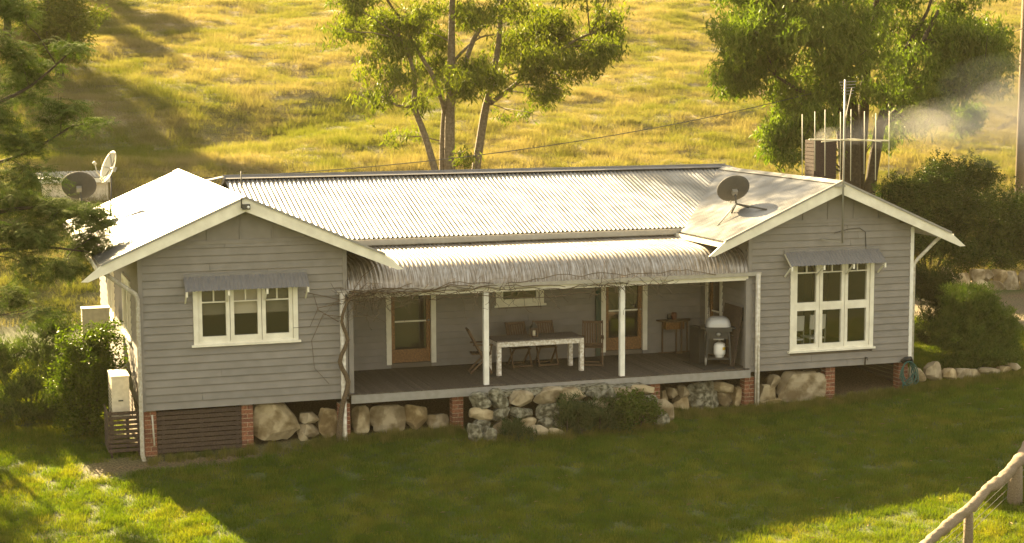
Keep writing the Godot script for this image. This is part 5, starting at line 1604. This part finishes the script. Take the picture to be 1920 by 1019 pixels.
func in_house(x: float, z: float) -> bool:
	return z < 0.25 and z > -10.6 and x > -0.15 and x < 18.3

func grass():
	var r = RandomNumberGenerator.new()
	r.seed = 4242
	var lawn = []
	for k in 34000:
		var x = r.randf_range(-6.0, 26.0); var z = r.randf_range(-9.0, 13.5)
		if in_house(x, z): continue
		if z < -1.5 and x > 0 and x < 18: continue
		if x > 6.9 and x < 11.4 and z < 1.0: continue
		if bare(x, z) > 0.35: continue
		var d = lawn_dry(x, z)
		var c = Color(0.095, 0.145, 0.018).lerp(Color(0.3, 0.26, 0.06), clampf(d * 0.75 + r.randfn(0, 0.16), 0, 1)) * r.randf_range(0.75, 1.25)
		lawn.append([Transform3D(Basis(Vector3.UP, r.randf() * TAU).scaled(Vector3(1, r.randf_range(0.55, 1.35), 1) * r.randf_range(0.8, 1.2)), Vector3(x, H(x, z), z)), c])
	for k in 1500:
		var x = r.randf_range(0.1, 24.0)
		var z = r.randf_range(0.08, 0.5) + (0.75 if x > 6.8 and x < 11.5 else 0.0) + (0.0 if x < 18.3 else r.randf_range(-0.2, 0.1))
		if x < 3.5 and r.randf() < 0.75: continue
		lawn.append([Transform3D(Basis(Vector3.UP, r.randf() * TAU).scaled(Vector3(0.6, r.randf_range(1.0, 2.6), 0.6)), Vector3(x, H(x, z), z)), Color(0.09, 0.12, 0.02).lerp(Color(0.26, 0.22, 0.08), r.randf())])
	var lt = tuft(700, 85, 0.19, 0.035, 0.115, 0.0075, 0.4)
	field("lawn_grass", "short mown green lawn in front of the house", lt, leaf_mat(Color(1.0, 1.0, 0.3), 0.7), lawn)
	# fallen leaves and twigs lying on the lawn
	var lf = MB.new()
	lf.tri(Vector3(-0.05, 0, 0), Vector3(0.0, 0.012, 0.014), Vector3(0.06, 0.004, 0)); lf.tri(Vector3(-0.05, 0, 0), Vector3(0.06, 0.004, 0), Vector3(0.0, 0.012, -0.014))
	var litter = []
	for k in 420:
		var x = r.randf_range(-5.0, 22.0); var z = r.randf_range(0.3, 12.5)
		litter.append([Transform3D(Basis(Vector3.UP, r.randf() * TAU).scaled(Vector3.ONE * r.randf_range(0.7, 1.5)), Vector3(x, H(x, z) + r.randf_range(0.03, 0.07), z)), Color(0.16, 0.1, 0.05).lerp(Color(0.3, 0.22, 0.12), r.randf())])
	field("fallen_leaves", "dry brown fallen leaves scattered over the lawn", lf.mesh(), leaf_mat(Color(0.5, 0.4, 0.2), 0.8), litter)
	var hill = []
	for k in 56000:
		var t = 11.0 + 58.0 * pow(r.randf(), 0.85)
		var z = -t
		# the slope in and beside the view
		var lo = -8.0; var hi = 26.0 + 0.78 * t
		var x = r.randf_range(lo, hi)
		if t < 11.5 and x < 19: continue
		if H(x, z) < -0.2: continue
		var d = dryness(x, z)
		var c = Color(0.14, 0.165, 0.033).lerp(Color(0.265, 0.23, 0.145), clampf(d + r.randfn(0, 0.15), 0, 1))
		var sc = r.randf_range(0.45, 1.2) * (0.55 + 1.1 * clampf(fn.get_noise_2d(x * 6.0, z * 6.0 + 9.0) + 0.4, 0, 1))
		hill.append([Transform3D(Basis(Vector3.UP, r.randf() * TAU).scaled(Vector3(1, sc, 1)), Vector3(x, H(x, z), z)), c])
	var ht = tuft(720, 80, 0.36, 0.07, 0.3, 0.0075, 0.55)
	field("hill_grass", "long dry golden grass over the hillside", ht, leaf_mat(Color(1.0, 0.97, 0.62), 0.8), hill)
